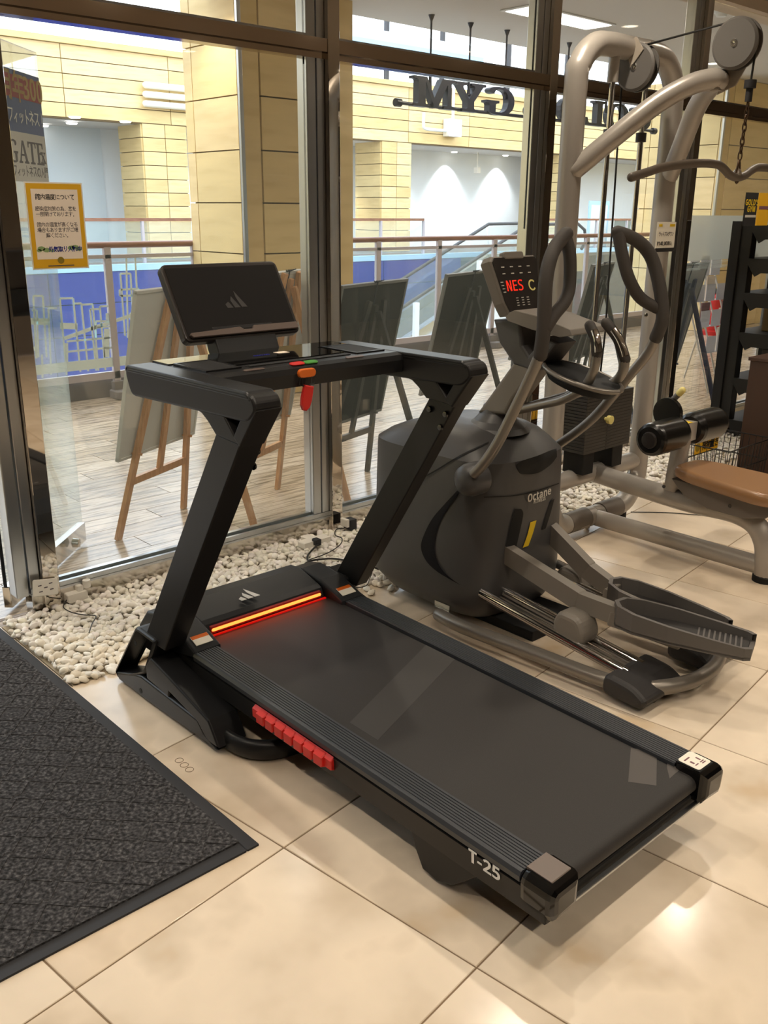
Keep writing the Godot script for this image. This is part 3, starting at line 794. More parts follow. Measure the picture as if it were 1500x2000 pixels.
func corridor() -> void:
	var s := struct_root("floor_corridor", "light wood plank floor of the mall corridor", "floor")
	slab(s, "subfloor", Vector3(-6.0, -0.3, -24.0), Vector3(-1.86, -0.011, 9.0), M.plank3)
	var bm := BoxMesh.new()
	bm.size = Vector3(0.1762, 0.012, 1.1955)
	for k in 4:
		M["plank%d" % k].uv1_world_triplanar = true
	var far := mb()
	for i in 22:
		var shift := fmod(i * 0.47, 1.2)
		for j in range(-19, 6):
			var c := Vector3(-1.95 - 0.18 * i, -0.006, j * 1.2 + shift)
			if c.z < -10.5 or c.z > 1.6:
				far.box(c, bm.size)
				continue
			var o := MeshInstance3D.new()
			o.name = "plank"
			o.mesh = bm
			o.material_override = M["plank%d" % [0, 1, 2, 0, 3, 1, 0, 2][rng.randi_range(0, 7)]]
			s.add_child(o, true)
			o.position = c
	var fo := part(s, "far_planks", far, M.plank0)
	fo.set_meta("kind", "stuff")
	s = struct_root("ceiling_corridor", "off-white mall corridor ceiling with a lowered edge", "ceiling")
	slab(s, "ceiling_board", Vector3(-5.14, 3.2, -24.0), Vector3(-1.9, 3.35, 9.0), M.ceiling)
	slab(s, "edge_fascia", Vector3(-5.34, 3.2, -24.0), Vector3(-5.14, 4.6, 9.0), M.ceiling, 0.004)
	slab(s, "head_wall", Vector3(-1.96, 2.83, -24.0), Vector3(-1.88, 3.25, 9.0), M.wall_paint)
	slab(s, "added_sky_block", Vector3(-5.2, 3.35, -24.0), Vector3(5.2, 4.0, 9.0), M.ceiling)  # unseen slab added to keep sky light out from above
	s = struct_root("wall_corridor", "stone-coloured end walls of the mall corridor", "wall")
	slab(s, "end_wall", Vector3(-6.0, 0, 9.0), Vector3(-1.8, 3.35, 9.2), M.stone1)
	slab(s, "end_wall", Vector3(-6.0, 0, -24.2), Vector3(-1.8, 3.35, -24.0), M.stone1)
	slab(s, "shop_wall", Vector3(-1.95, 0, 3.2), Vector3(-1.85, 3.2, 9.0), M.stone1)
	slab(s, "shop_wall", Vector3(-1.95, 0, -24.0), Vector3(-1.85, 3.2, -9.0), M.stone1)
	var p := pillar(Vector3(-5.3, 0, -3.9), -5.73, -4.9, -4.45, -3.31, "beige stone pillar standing behind the wooden easels")
	for k in 2:                                               # call plates on the pillar's near face
		var y: float = [1.62, 1.31][k]
		var v := xp(600, [415, 472][k], -4.9)
		var b := mb()
		b.span(Vector3(-4.905, v.y - 0.10, v.z - 0.06), Vector3(-4.888, v.y + 0.10, v.z + 0.06), 0.003)
		var pl := part(p, "call_plate", b, M.aluminium)
		b = mb()
		b.lathe([Vector2(0, 0.0), Vector2(0.018, 0.0), Vector2(0.016, 0.006), Vector2(0, 0.007)], 14, Transform3D(Basis(Vector3.FORWARD, -PI / 2), Vector3(-4.888, v.y - 0.045, v.z)))
		part(pl, "red_button", b, M.brochure)
		b = mb()
		b.span(Vector3(-4.889, v.y - 0.01, v.z - 0.04), Vector3(-4.885, v.y + 0.03, v.z + 0.0), 0.001)
		part(pl, "plate_window", b, M.white_paint)
	pillar(Vector3(-5.3, 0, -11.5), -6.1, -4.9, -12.5, -10.75, "beige stone pillar far along the corridor beyond the rack")
	# railing along the atrium
	railing()
	# ceiling lights of the corridor
	var at := Vector3(-4.1, 3.2, -6.2)
	var t := thing("ceiling_panel_light", "long bright rectangular light panel in the corridor ceiling", "ceiling light", at)
	slab(t, "light_frame", at + Vector3(-0.17, -0.012, -0.62), at + Vector3(0.17, -0.002, 0.62), M.white_paint, 0.002)
	slab(t, "diffuser_light", at + Vector3(-0.14, -0.016, -0.58), at + Vector3(0.14, -0.011, 0.58), M.panel_glow)
	var al := AreaLight3D.new()
	al.name = "panel_lamp"
	al.area_size = Vector2(0.28, 1.16)
	al.light_energy = 3.0
	al.light_color = Color(1.0, 0.95, 0.87)
	al.area_range = 30.0
	al.shadow_enabled = true
	al.rotation = Vector3(-PI / 2, 0, 0)
	al.position = Vector3(0, -0.03, 0)
	t.add_child(al)
	var mall := Color(1.0, 0.95, 0.86)
	for q in [[-3.0, 0.6], [-3.0, -2.4], [-3.0, -5.4], [-3.0, -8.4], [-5.02, -2.95], [-4.5, -9.6], [-4.5, 0.6]]:
		downlight(Vector3(q[0], 3.2, q[1]), 1.6, mall, "round recessed downlight in the corridor ceiling", "corridor ceiling downlights", 60.0, 0.07)
	for q in [fp(1410, 20, 3.2), fp(1448, 32, 3.2)]:
		var b := MB.new(q)
		b.lathe([Vector2(0.0, -0.05), Vector2(0.04, -0.05), Vector2(0.05, -0.03), Vector2(0.05, -0.022), Vector2(0.075, -0.02), Vector2(0.075, 0.0)], 18, Transform3D(Basis(), q))
		solo("smoke_detector", b, M.white_paint, "small white smoke detector on the corridor ceiling", "smoke detector", "corridor smoke detectors")
	# hanging shop sign, its letters seen from behind
	hanging_sign()

const RX := -5.75
func railing() -> void:
	var runs := [[1.0, -3.36], [-4.45, -10.7]]
	var post_z := [[-0.95, -2.5, -3.33], [-4.52]]
	for px in [738.0, 857.0, 965.0, 1058.0, 1145.0]:
		post_z[1].append(xp(px, 500, RX).z)
	for i in 2:
		var z0: float = runs[i][0]
		var z1: float = runs[i][1]
		var t := thing("guard_rail", ["glass guard rail with city line graphic left of the pillar", "glass guard rail behind the black easels"][i], "railing", Vector3(RX, 0, (z0 + z1) / 2))
		var b := mb()
		b.tube([Vector3(RX, 1.262, z0), Vector3(RX, 1.262, z1)], 0.027, 12, 1.0, Vector3.UP, true)
		part(t, "handrail", b, M.handrail)
		slab(t, "top_rail", Vector3(RX - 0.02, 1.155, z1), Vector3(RX + 0.02, 1.185, z0), M.rail_paint, 0.003)
		slab(t, "bottom_rail", Vector3(RX - 0.02, 0.165, z1), Vector3(RX + 0.02, 0.225, z0), M.rail_paint, 0.003)
		slab(t, "kerb", Vector3(RX - 0.26, -0.1, z1), Vector3(RX - 0.05, 0.16, z0), M.kerb, 0.004)
		var zs: Array = post_z[i]
		for z in zs:
			b = mb()
			b.span(Vector3(RX - 0.02, 0.06, z - 0.03), Vector3(RX + 0.02, 1.25, z + 0.03), 0.004)
			var po := part(t, "post", b, M.rail_paint)
			b = mb()
			b.prism(rrect(0.20, 0.16, 0.06), 0.0, 0.07, 0.01, Transform3D(Basis(Vector3.RIGHT, Vector3.FORWARD, Vector3.UP), Vector3(RX + 0.06, 0, z)))
			b.span(Vector3(RX - 0.01, 0.06, z - 0.05), Vector3(RX + 0.05, 0.14, z + 0.05), 0.004)
			part(po, "post_shoe", b, M.kerb)
		var ends := [z0] + zs + [z1]
		ends.sort()
		ends.reverse()
		for k in ends.size() - 1:
			if ends[k] - ends[k + 1] > 0.2:
				slab(t, "glass_panel", Vector3(RX - 0.006, 0.22, ends[k + 1] + 0.04), Vector3(RX + 0.006, 1.155, ends[k] - 0.04), M.rail_glass)
		if i == 0:
			city_print(t)

func city_print(t: Node3D) -> void:       # the white line drawing of towers printed on the guard rail glass
	var b := mb()
	var x := RX + 0.008
	var ln := func(p: Array, w: float) -> void:
		for k in p.size() - 1:
			var a := xp(50 + p[k][0] / 5.0, 480 + p[k][1] / 5.0, x)
			var c := xp(50 + p[k + 1][0] / 5.0, 480 + p[k + 1][1] / 5.0, x)
			b.bar(a, c, 0.001, w, 0.0, Vector3.RIGHT.cross(c - a))
	for p in [
		[[105, 1100], [75, 490], [168, 490], [205, 1090]], [[60, 630], [110, 630], [125, 1090]], [[250, 1260], [222, 610], [305, 610]],
		[[400, 1260], [335, 515], [465, 512], [535, 1230]], [[470, 565], [545, 562], [612, 1225]], [[550, 575], [655, 570], [712, 1220]],
		[[690, 1220], [630, 622], [722, 618]], [[780, 1215], [725, 592], [835, 588], [892, 1200]], [[690, 1100], [685, 738], [860, 735]],
		[[972, 880], [925, 272], [1025, 272], [1060, 900]], [[1000, 900], [983, 110]], [[1110, 870], [1070, 110]], [[918, 430], [1105, 420], [1105, 485], [920, 490], [918, 430]],
		[[1225, 880], [1190, 455], [1275, 450], [1280, 600]], [[1160, 660], [1150, 580], [1220, 578], [1240, 870]],
		[[400, 935], [860, 895]], [[410, 1035], [885, 990]], [[690, 800], [870, 785]], [[1050, 1000], [1080, 850]], [[165, 1290], [160, 1060]]]:
		ln.call(p, 0.016)
	ln.call([[380, 905], [700, 790], [940, 712], [1285, 598]], 0.03)
	ln.call([[40, 1020], [100, 1000]], 0.03)
	for q in [[70, 708, 208, 772], [355, 755, 490, 815], [790, 660, 860, 725], [1035, 655, 1275, 725], [770, 810, 815, 1090], [1055, 850, 1090, 1010], [1145, 720, 1180, 1070], [385, 950, 412, 1140]]:
		ln.call([[(q[0] + q[2]) / 2.0, q[1]], [(q[0] + q[2]) / 2.0, q[3]]], (q[2] - q[0]) / 5.0 * 0.0055)
	var a := xp(60, 723, x)
	var c := xp(300, 700, x)
	b.span(Vector3(x, a.y - 0.045, -4.0 + 0.72), Vector3(x + 0.001, a.y + 0.035, 0.9))
	part(t, "city_graphic", b, M.print_white)

func hanging_sign() -> void:
	var x := -4.84
	var zl := xp(785, 190, x).z
	var zr := xp(1278, 240, x).z
	var yb := xp(785, 212, x).y
	var t := thing("hanging_sign", "dark hanging letter sign seen from behind above the corridor", "sign", Vector3(x, yb, (zl + zr) / 2))
	var b := mb()
	b.tube([Vector3(x, yb + 0.045, zl + 0.05), Vector3(x, yb + 0.045, zr)], 0.016, 10)
	part(t, "sign_bar", b, M.sign_dark)
	for z in [zl + 0.05, zr]:
		b = mb()
		b.tube([Vector3(x, yb + 0.045, z - 0.03), Vector3(x, yb + 0.045, z + 0.03)], 0.035, 14)
		part(t, "bar_knob", b, M.sign_dark)
	for px in [841.0, 917.0, 988.0, 1110.0, 1190.0]:
		var z := xp(px, 120, x).z
		b = mb()
		b.tube([Vector3(x, yb + 0.18, z), Vector3(x, 2.75, z), Vector3(x, 2.78, z), Vector3(x, 3.15, z), Vector3(x, 3.2, z)], [0.016, 0.012, 0.009, 0.009, 0.03], 8)
		part(t, "hanger_rod", b, M.sign_dark)
	# letters: read from the atrium side, so they run against the camera's right
	var f := SystemFont.new()
	f.font_names = PackedStringArray(["Droid Serif"])
	f.font_weight = 700
	var txt := "GOLD'S GYM"
	var span := absf(zl - zr) - 0.22
	var tm := TextMesh.new()
	tm.font = f
	tm.text = txt
	tm.font_size = 48
	tm.depth = 0.07
	tm.pixel_size = 0.01
	tm.curve_step = 1.0
	var aabb := tm.get_aabb()
	var ky := 0.26 / 0.355
	var kx := span / aabb.size.x
	for word in [["GYM", 0.0], ["GOLD'S", 1.0]]:
		var wm := TextMesh.new()
		wm.font = f
		wm.text = word[0]
		wm.font_size = 48
		wm.depth = 0.07
		wm.pixel_size = 0.01
		wm.curve_step = 1.0
		var o := MeshInstance3D.new()
		o.name = "letters"
		o.mesh = wm
		o.material_override = M.sign_dark
		t.add_child(o, true)
		var wa := wm.get_aabb()
		# facing -x: right of the text is +z
		var w: float = wa.size.x * kx
		var zc: float = (zl - 0.12 - w / 2) if word[1] == 0.0 else (zr + 0.12 + w / 2)
		o.transform = Transform3D(Basis(Vector3(0, 0, kx), Vector3(0, ky, 0), Vector3(-1, 0, 0)), Vector3(0.0, 0.03 - wa.position.y * ky, zc - t.position.z))

func atrium() -> void:
	var X0 := -22.5
	var s := struct_root("wall_atrium", "pale stone far wall of the atrium with shop openings", "wall")
	slab(s, "backing", Vector3(X0 - 0.3, 3.7, -60), Vector3(X0 - 0.03, 5.5, 14), M.joint)
	panels(s, X0, 8.0, -46.0, 3.72, 5.42, 18, 5, 0.022, 0.06)
	slab(s, "coping", Vector3(X0 - 0.4, 5.42, -60), Vector3(X0 + 0.12, 5.56, 14), M.stone1, 0.01)
	slab(s, "lower_wall", Vector3(X0 - 0.3, -5.0, -60), Vector3(X0, 0.2, 14), M.stone1)
	# piers between the openings
	for z in [8.0, -12.2, -20.9, -30.5, -41.0]:
		slab(s, "pier_core", Vector3(X0 - 1.3, 0.2, z - 1.25), Vector3(X0 - 0.05, 3.72, z + 0.05), M.joint)
		panels(s, X0 - 0.02, z - 1.28, z + 0.08, 0.2, 3.72, 2, 10, 0.02, 0.06)
		panels(s, z + 0.08, X0 - 1.3, X0 - 0.03, 0.2, 3.72, 1, 10, 0.02, 0.06, false, ["stone0", "stone1"], true)
	# shop fronts set back behind the openings
	s = struct_root("wall_shops", "white shuttered shop fronts set back across the atrium", "wall")
	slab(s, "shop_front", Vector3(X0 - 2.6, 0.2, -60), Vector3(X0 - 2.45, 3.8, 14), M.white_paint)
	slab(s, "shutter", Vector3(X0 - 2.45, 0.2, -12.1), Vector3(X0 - 2.38, 3.75, -9.6), M.shutter)
	slab(s, "shop_return", Vector3(X0 - 2.45, 0.2, -9.6), Vector3(X0 - 1.7, 3.8, -8.6), M.grey_paint)
	slab(s, "shop_soffit", Vector3(X0 - 2.6, 3.7, -60), Vector3(X0 - 0.3, 3.8, 14), M.ceiling)
	slab(s, "shop_floor", Vector3(X0 - 2.6, 0.05, -60), Vector3(-19.0, 0.2, 14), M.kerb)
	for z in [-15.8, -19.6, -23.4, -26.4, -29.4, -33.5]:
		var at := Vector3(X0 - 2.0, 3.7, z)
		var l := spot(Vector3(0, -0.04, 0), 16.0, Color(0.97, 0.99, 1.0), 48.0)
		l.name = "lamp"
		var t := thing("shop_downlight", "bright downlight over a white shop front across the atrium", "ceiling light", at, "far shop downlights")
		var b := mb()
		b.lathe([Vector2(0, -0.03), Vector2(0.10, -0.03), Vector2(0.12, -0.01), Vector2(0.12, 0.0), Vector2(0, 0.0)], 14, Transform3D(Basis(), at))
		part(t, "lamp_disc", b, M.spot_glow)
		t.add_child(l)
	for q in [fp(146, 228, 3.68), fp(140, 240, 3.66), fp(245, 237, 3.69), fp(84, 245, 3.66), fp(890, 304, 3.66), fp(907, 304, 3.66), fp(926, 304, 3.66)]:
		var b := MB.new(q)
		b.lathe([Vector2(0, -0.03), Vector2(0.13, -0.03), Vector2(0.15, 0.0), Vector2(0, 0.0)], 14, Transform3D(Basis(), q))
		solo("shop_ceiling_lamp", b, M.spot_glow, "small bright round lamp in the far shop ceiling", "ceiling light", "far shop ceiling lamps")
	# blue slab edge below the far walkway
	s = struct_root("wall_slab_edge", "bright blue panelled slab edge below the far walkway", "wall")
	slab(s, "slab_core", Vector3(-19.3, -4.8, -40), Vector3(-19.06, 0.15, 12), M.dark_frame)
	panels(s, -19.0, 6.0, -14.4, -3.4, 0.16, 6, 5, 0.02, 0.1, false, ["blue_panel"])
	panels(s, -19.0, -14.4, -21.0, -1.9, 0.16, 2, 3, 0.02, 0.1, false, ["blue_panel"])
	slab(s, "slab_coping", Vector3(-19.2, 0.16, -40), Vector3(-18.93, 0.30, 12), M.pale_blue, 0.01)
	slab(s, "lower_face", Vector3(-19.1, -5.0, -40), Vector3(-18.98, -3.4, 12), M.stone1)
	# far guard rails
	for q in [[6.0, -11.9, "pale glass guard rail on the far walkway above the blue panels"], [-16.0, -19.5, "short glass guard rail at the head of the escalator"], [-24.5, -40.0, "long glass guard rail on the far walkway beyond the escalator"]]:
		var t := thing("far_guard_rail", q[2], "railing", Vector3(-19.15, 0.3, (q[0] + q[1]) / 2.0))
		slab(t, "glass_panel", Vector3(-19.16, 0.35, q[1]), Vector3(-19.14, 1.25, q[0]), M.rail_glass)
		slab(t, "handrail", Vector3(-19.19, 1.26, q[1]), Vector3(-19.11, 1.33, q[0]), M.handrail, 0.01)
		var n := int(absf(q[0] - q[1]) / 1.75)
		for k in n + 1:
			var z: float = lerpf(q[0], q[1], float(k) / n)
			slab(t, "post", Vector3(-19.19, 0.3, z - 0.03), Vector3(-19.11, 1.26, z + 0.03), M.rail_paint)
	# atrium floor and ends
	s = struct_root("floor_atrium", "pale lower floor of the atrium", "floor")
	slab(s, "lower_floor", Vector3(-22.5, -5.2, -60), Vector3(-5.5, -5.0, 14), M.banner_white)
	slab(s, "near_slab_edge", Vector3(-6.05, -5.0, -24), Vector3(-5.9, -0.02, 12), M.grey_paint)
	s = struct_root("wall_atrium_ends", "stone end walls of the atrium", "wall")
	slab(s, "end_wall", Vector3(-25.2, -5, 14), Vector3(-5.3, 7, 14.2), M.stone1)
	slab(s, "end_wall", Vector3(-25.2, -5, -60.2), Vector3(-5.3, 7, -60), M.stone1)
	slab(s, "near_wall", Vector3(-6.0, -5, -60), Vector3(-5.4, 6.0, -24), M.stone1)
	# clerestory frames
	s = struct_root("window_8", "tall clerestory windows under the atrium roof", "window")
	var tops := [-17.6, -21.4, -24.0, -27.5, -31.0, -35.0]
	for z in tops:
		slab(s, "window_post", Vector3(X0 - 0.5, 5.56, z - 0.06), Vector3(X0 - 0.36, 10.5, z + 0.06), M.dark_frame)
	slab(s, "window_sill", Vector3(X0 - 0.8, 6.35, -26.0), Vector3(X0 - 0.3, 6.75, -17.6), M.pale_blue)
	slab(s, "window_head", Vector3(X0 - 0.7, 6.75, -26.0), Vector3(X0 - 0.3, 7.05, -17.0), M.white_paint)
	slab(s, "window_rail", Vector3(X0 - 0.5, 6.3, -46.0), Vector3(X0 - 0.36, 6.4, -17.0), M.dark_frame)
	# escalator between the two floors
	escalator()
	# junction box and conduits on the far wall
	var jv := xp(888, 250, X0 + 0.3)
	var t := thing("junction_box", "white box with conduit on the far stone wall", "box", jv)
	slab(t, "box_body", Vector3(X0 + 0.05, jv.y - 0.28, jv.z - 0.32), Vector3(X0 + 0.35, jv.y + 0.28, jv.z + 0.32), M.paper, 0.02)
	var b := mb()
	b.tube(smooth([Vector3(X0 + 0.2, jv.y - 0.1, jv.z + 0.3), Vector3(X0 + 0.2, jv.y - 0.1, jv.z + 1.3), Vector3(X0 + 0.2, jv.y + 0.05, jv.z + 1.42), Vector3(X0 + 0.2, jv.y + 0.4, jv.z + 1.42)], 4), 0.05, 8)
	b.tube([Vector3(X0 + 0.2, jv.y + 0.25, jv.z), Vector3(X0 + 0.2, 6.2, jv.z)], 0.05, 8)
	part(t, "conduit", b, M.white_paint)
	for k in 3:                                                # three horizontal tubes by the pillar
		var v := xp(325, [170, 188, 206][k], X0 + 0.2)
		b = MB.new(v)
		b.tube([v + Vector3(0, 0, 0.62), v + Vector3(0, 0, -2.2)], 0.085, 10, 1.0, Vector3.UP, true)
		solo("wall_tube", b, M.paper, "white horizontal tube in a set of three on the far stone wall", "pipe", "tubes on the far wall")
	var pv := xp(932, 333, X0 - 1.6)
	b = MB.new(pv)
	b.span(pv + Vector3(-0.1, -0.1, -0.1), pv + Vector3(0.1, 0.12, 0.1), 0.02)
	b.span(pv + Vector3(-0.015, 0.12, -0.015), Vector3(pv.x + 0.015, 3.7, pv.z + 0.015))
	solo("pendant_lamp", b, M.paper, "small white pendant hanging before the far shop front", "lamp")
	# signs on the far side
	var bv := xp(1168, 440, -20.2)
	t = thing("notice_stand", "blue framed white notice board on the far walkway", "sign", Vector3(-20.2, 0.2, bv.z))
	slab(t, "board_frame", Vector3(-20.24, 0.2, bv.z - 0.65), Vector3(-20.2, 1.95, bv.z + 0.65), M.pale_blue)
	slab(t, "board", Vector3(-20.2, 0.3, bv.z - 0.52), Vector3(-20.18, 1.8, bv.z + 0.52), M.white_paint)
	bv = xp(1245, 452, -19.6)
	t = thing("dark_hoarding", "dark hoarding with white lettering on the far walkway", "sign", Vector3(-19.6, 0.2, bv.z))
	slab(t, "hoarding_board", Vector3(-19.62, 0.2, bv.z - 3.2), Vector3(-19.55, 1.28, bv.z + 1.6), M.dark_frame)
	b = mb()
	brush(b, "の", frame(Vector3(-19.54, 0.72, bv.z - 0.9), Vector3(0, 0, -1), Vector3.UP), 0.5, 1.3)
	part(t, "lettering", b, M.white_print)

func escalator() -> void:
	# runs down from the far walkway towards the left, in front of the slab edge
	var t := thing("escalator", "grey escalator with glass balustrades rising to the far walkway", "escalator", Vector3(-17.4, -5.0, -15.0))
	var top := Vector3(-18.3, 0.25, -21.5)
	var foot := Vector3(-18.3, -4.9, -9.0)
	for k in 2:
		var o := Vector3(1.3 * k, 0, -0.3 * k)
		var a := top + o
		var c := foot + o
		var b := mb()
		b.bar(a + Vector3(0, -0.25, 0), c + Vector3(0, -0.25, 0), 0.25, 0.55)
		b.bar(a + Vector3(0, -0.25, -3.0), a + Vector3(0, -0.25, 0.05), 0.25, 0.55)
		part(t, "truss_skirt", b, M.aluminium)
		b = mb()
		b.bar(a + Vector3(0, 0.45, 0), c + Vector3(0, 0.45, 0), 0.02, 0.8)
		b.bar(a + Vector3(0, 0.45, -2.6), a + Vector3(0, 0.45, 0), 0.02, 0.8)
		part(t, "balustrade_glass", b, M.rail_glass)
		b = mb()
		b.tube([c + Vector3(0, 0.92, 0), a + Vector3(0, 0.92, 0), a + Vector3(0, 0.95, -2.5), a + Vector3(0, 0.75, -2.9), a + Vector3(0, 0.4, -3.0), a + Vector3(0, 0.15, -2.8)], 0.05, 8)
		part(t, "moving_handrail", b, M.dark_frame)
	var b2 := mb()
	b2.bar(top + Vector3(0.65, -0.2, -0.2), foot + Vector3(0.65, -0.2, -0.2), 1.0, 0.1)
	part(t, "step_band", b2, M.dark_frame)
	b2 = mb()
	b2.bar(top + Vector3(1.6, -0.95, -0.2), foot + Vector3(1.6, -0.95, -0.2), 0.3, 0.9)
	part(t, "white_soffit", b2, M.white_paint)
	for k in 6:
		var u := k / 5.0
		var p := (top + Vector3(1.75, 0.0, -0.2)).lerp(foot + Vector3(1.75, 0, -0.2), u)
		slab(t, "lamp_post", p + Vector3(-0.05, -0.5, -0.08), p + Vector3(0.05, 1.0, 0.08), M.white_paint)

# ---------------------------------------------------------------- treadmill
func mark(b: MB, o: Vector3, ux: Vector3, uy: Vector3, s: float) -> void:    # three slanted bars, growing to the right, standing on one line
	var xf := frame(o, ux, uy)
	for k in 3:
		var x := -0.5 + k * 0.36
		var h: float = [0.28, 0.52, 0.76][k]
		b.prism([Vector2(x, 0) * s, Vector2(x + 0.29, 0) * s, Vector2(x + 0.29 - h * 0.58, h) * s, Vector2(x - h * 0.2, h * 0.62) * s], 0.0, 0.0008, 0.0, xf)

func treadmill() -> void:
	var zc := -0.5325
	var t := thing("treadmill", "black folding treadmill with tilted tablet screen and glowing orange strip", "treadmill", Vector3(-0.2, 0, zc))
	var b: MB
	for s in [1.0, -1.0]:
		var zo: float = zc + s * 0.4275             # outer and inner plane of this side's arm
		var zi: float = zc + s * 0.345
		var z0 := minf(zo, zi)
		var z1 := maxf(zo, zi)
		b = mb()
		b.prism(rp([Vector2(-0.868, 1.088), Vector2(-0.842, 1.03), Vector2(-0.47, 1.042), Vector2(-0.245, 1.048), Vector2(-0.206, 1.085), Vector2(-0.225, 1.121), Vector2(-0.262, 1.122), Vector2(-0.865, 1.114)], 0.022), z0, z1, 0.008)
		var arm := part(t, "handrail_arm", b, M.satin_black)
		b = mb()
		b.prism(rp([Vector2(-0.87, 1.096), Vector2(-0.30, 1.104), Vector2(-0.222, 1.104), Vector2(-0.248, 1.1265), Vector2(-0.862, 1.1185)], 0.01), z0 - 0.0008, z1 + 0.0008, 0.007)
		part(arm, "arm_cover", b, M.black_plastic)
		b = mb()
		b.prism([Vector2(-0.50, 1.046), Vector2(-0.465, 1.038), Vector2(-0.435, 1.02), Vector2(-0.401, 0.991), Vector2(-0.29, 0.984), Vector2(-0.402, 1.098)], z0 + 0.003, z1 - 0.003, 0.006)
		part(t, "front_strut", b, M.satin_black)
		b = mb()
		b.prism([Vector2(-0.318, 1.0), Vector2(-0.288, 0.978), Vector2(-0.206, 1.085), Vector2(-0.258, 1.09)], z0 + 0.002, z1 - 0.002, 0.005)
		part(t, "rear_strut", b, M.satin_black)
		b = mb()
		b.prism([Vector2(-0.886, 0.235), Vector2(-0.76, 0.235), Vector2(-0.288, 0.985), Vector2(-0.401, 0.993)], z0 + 0.004, z1 - 0.018 * (1.0 if s < 0 else 0.0) - 0.004 - (0.0), 0.004)
		var up := part(t, "upright", b, M.satin_black)
		for q in [[0.955, -0.395], [0.95, -0.325], [0.905, -0.345]]:
			b = mb()
			b.lathe([Vector2(0, 0), Vector2(0.011, 0), Vector2(0.009, 0.006), Vector2(0, 0.007)], 12, Transform3D(Basis(Vector3.RIGHT, (-PI / 2 if s > 0 else PI / 2)), Vector3(q[1], q[0], zi + s * (0.003 if s > 0 else 0.018))))
			part(up, "bolt", b, M.gloss_black)
		# foot: sleeve, floor beam, raking brace
		var fo: float = zc + s * 0.4345
		var fi: float = zc + s * 0.352
		z0 = minf(fo, fi)
		z1 = maxf(fo, fi)
		b = mb()
		b.prism(rp(zpoly([[263, 1223], [304, 1253], [297, 1276], [283, 1318], [264, 1322], [230, 1328], [222, 1310]], zc + 0.4345), 0.02), z0, z1, 0.012)
		var foot := part(t, "foot_sleeve", b, M.black_plastic)
		for q in [[265, 1256], [275, 1349]]:
			var v := zp(q[0], q[1], zc + 0.4345)
			b = mb()
			b.lathe([Vector2(0, 0.0), Vector2(0.009, 0.0), Vector2(0.009, 0.001), Vector2(0, 0.001)], 12, Transform3D(Basis(Vector3.RIGHT, PI / 2 * s), Vector3(v.x, v.y, fo)))
			part(foot, "screw_hole", b, M.deep_black)
		b = mb()
		b.prism(zpoly([[226, 1312], [262, 1316], [275, 1320], [385, 1405], [398, 1432], [424, 1466], [392, 1444], [300, 1379], [232, 1328]], zc + 0.4345), z0, z1, 0.008)
		part(t, "foot_beam", b, M.black_plastic)
		b = mb()
		b.prism(zpoly([[284, 1300], [293, 1285], [330, 1324], [406, 1407], [414, 1428], [426, 1462], [405, 1448], [384, 1408], [330, 1352], [329, 1363], [286, 1325]], zc + 0.4345), z0 - 0.02 * (1.0 if s > 0 else 0.0), z1 + 0.02 * (1.0 if s < 0 else 0.0), 0.006)
		part(t, "foot_brace", b, M.black_plastic)
	# floor hoop between the feet
	b = mb()
	var hoop := []
	for q in [[-0.52, 0.385], [-0.44, 0.385], [-0.375, 0.36], [-0.33, 0.30], [-0.315, 0.2], [-0.315, 0.0], [-0.315, -0.2], [-0.33, -0.30], [-0.375, -0.36], [-0.44, -0.385], [-0.52, -0.385]]:
		hoop.append(Vector3(q[0], 0.036, zc + q[1]))
	b.tube(smooth(hoop, 4), 0.02, 10, 1.65)
	part(t, "floor_hoop", b, M.black_plastic)
	# deck, rising a little to the front
	var rear := Vector3(0.69, 0.2, zc)
	var front := Vector3(-0.706, 0.2245, zc)
	var ax := (rear - front).normalized()
	var dx := Transform3D(Basis(Vector3.FORWARD, ax.cross(Vector3.FORWARD).normalized() * -1.0, ax), front)   # x to the right side, y up, z to the rear
	dx.basis.y = ax.cross(dx.basis.x).normalized()
	var L := front.distance_to(rear)
	for s in [1.0, -1.0]:                       # s = 1 is the near, left rail: local x negative
		var prof := []
		prof.append(Vector2(0.266, -0.027))
		prof.append(Vector2(0.353, -0.027))
		prof.append(Vector2(0.355, -0.012))
		prof.append(Vector2(0.350, -0.002))
		for k in 9:
			var x := 0.346 - k * 0.0088
			prof.append(Vector2(x, 0.0))
			prof.append(Vector2(x - 0.0055, 0.0))
			prof.append(Vector2(x - 0.0065, -0.0022))
			prof.append(Vector2(x - 0.0082, -0.0022))
		prof.append(Vector2(0.266, -0.002))
		var pp := []
		for v in prof:
			pp.append(Vector2(v.x * -s, v.y))
		b = mb()
		b.prism(pp, 0.0, L - 0.075, 0.0, dx)
		part(t, "side_rail", b, M.rail_rubber)
		b = mb()
		b.prism([Vector2(-s * 0.30, -0.104), Vector2(-s * 0.345, -0.100), Vector2(-s * 0.352, -0.036), Vector2(-s * 0.30, -0.032)], -0.10, L - 0.004, 0.003, dx)
		part(t, "side_skirt", b, M.satin_black)
		# rear cap
		b = mb()
		b.prism([Vector2(-s * 0.262, -0.075), Vector2(-s * 0.345, -0.082), Vector2(-s * 0.357, -0.062), Vector2(-s * 0.361, -0.02), Vector2(-s * 0.357, -0.006), Vector2(-s * 0.345, 0.004), Vector2(-s * 0.262, 0.006)], L - 0.078, L + 0.02, 0.02, dx)
		var cap := part(t, "rear_cap", b, M.gloss_black)
		b = mb()
		b.prism([Vector2(-s * 0.268, 0.0), Vector2(-s * 0.335, 0.0), Vector2(-s * 0.335, 0.0), Vector2(-s * 0.335, 0.0065), Vector2(-s * 0.268, 0.0075)], L - 0.074, L - 0.004, 0.002, dx)
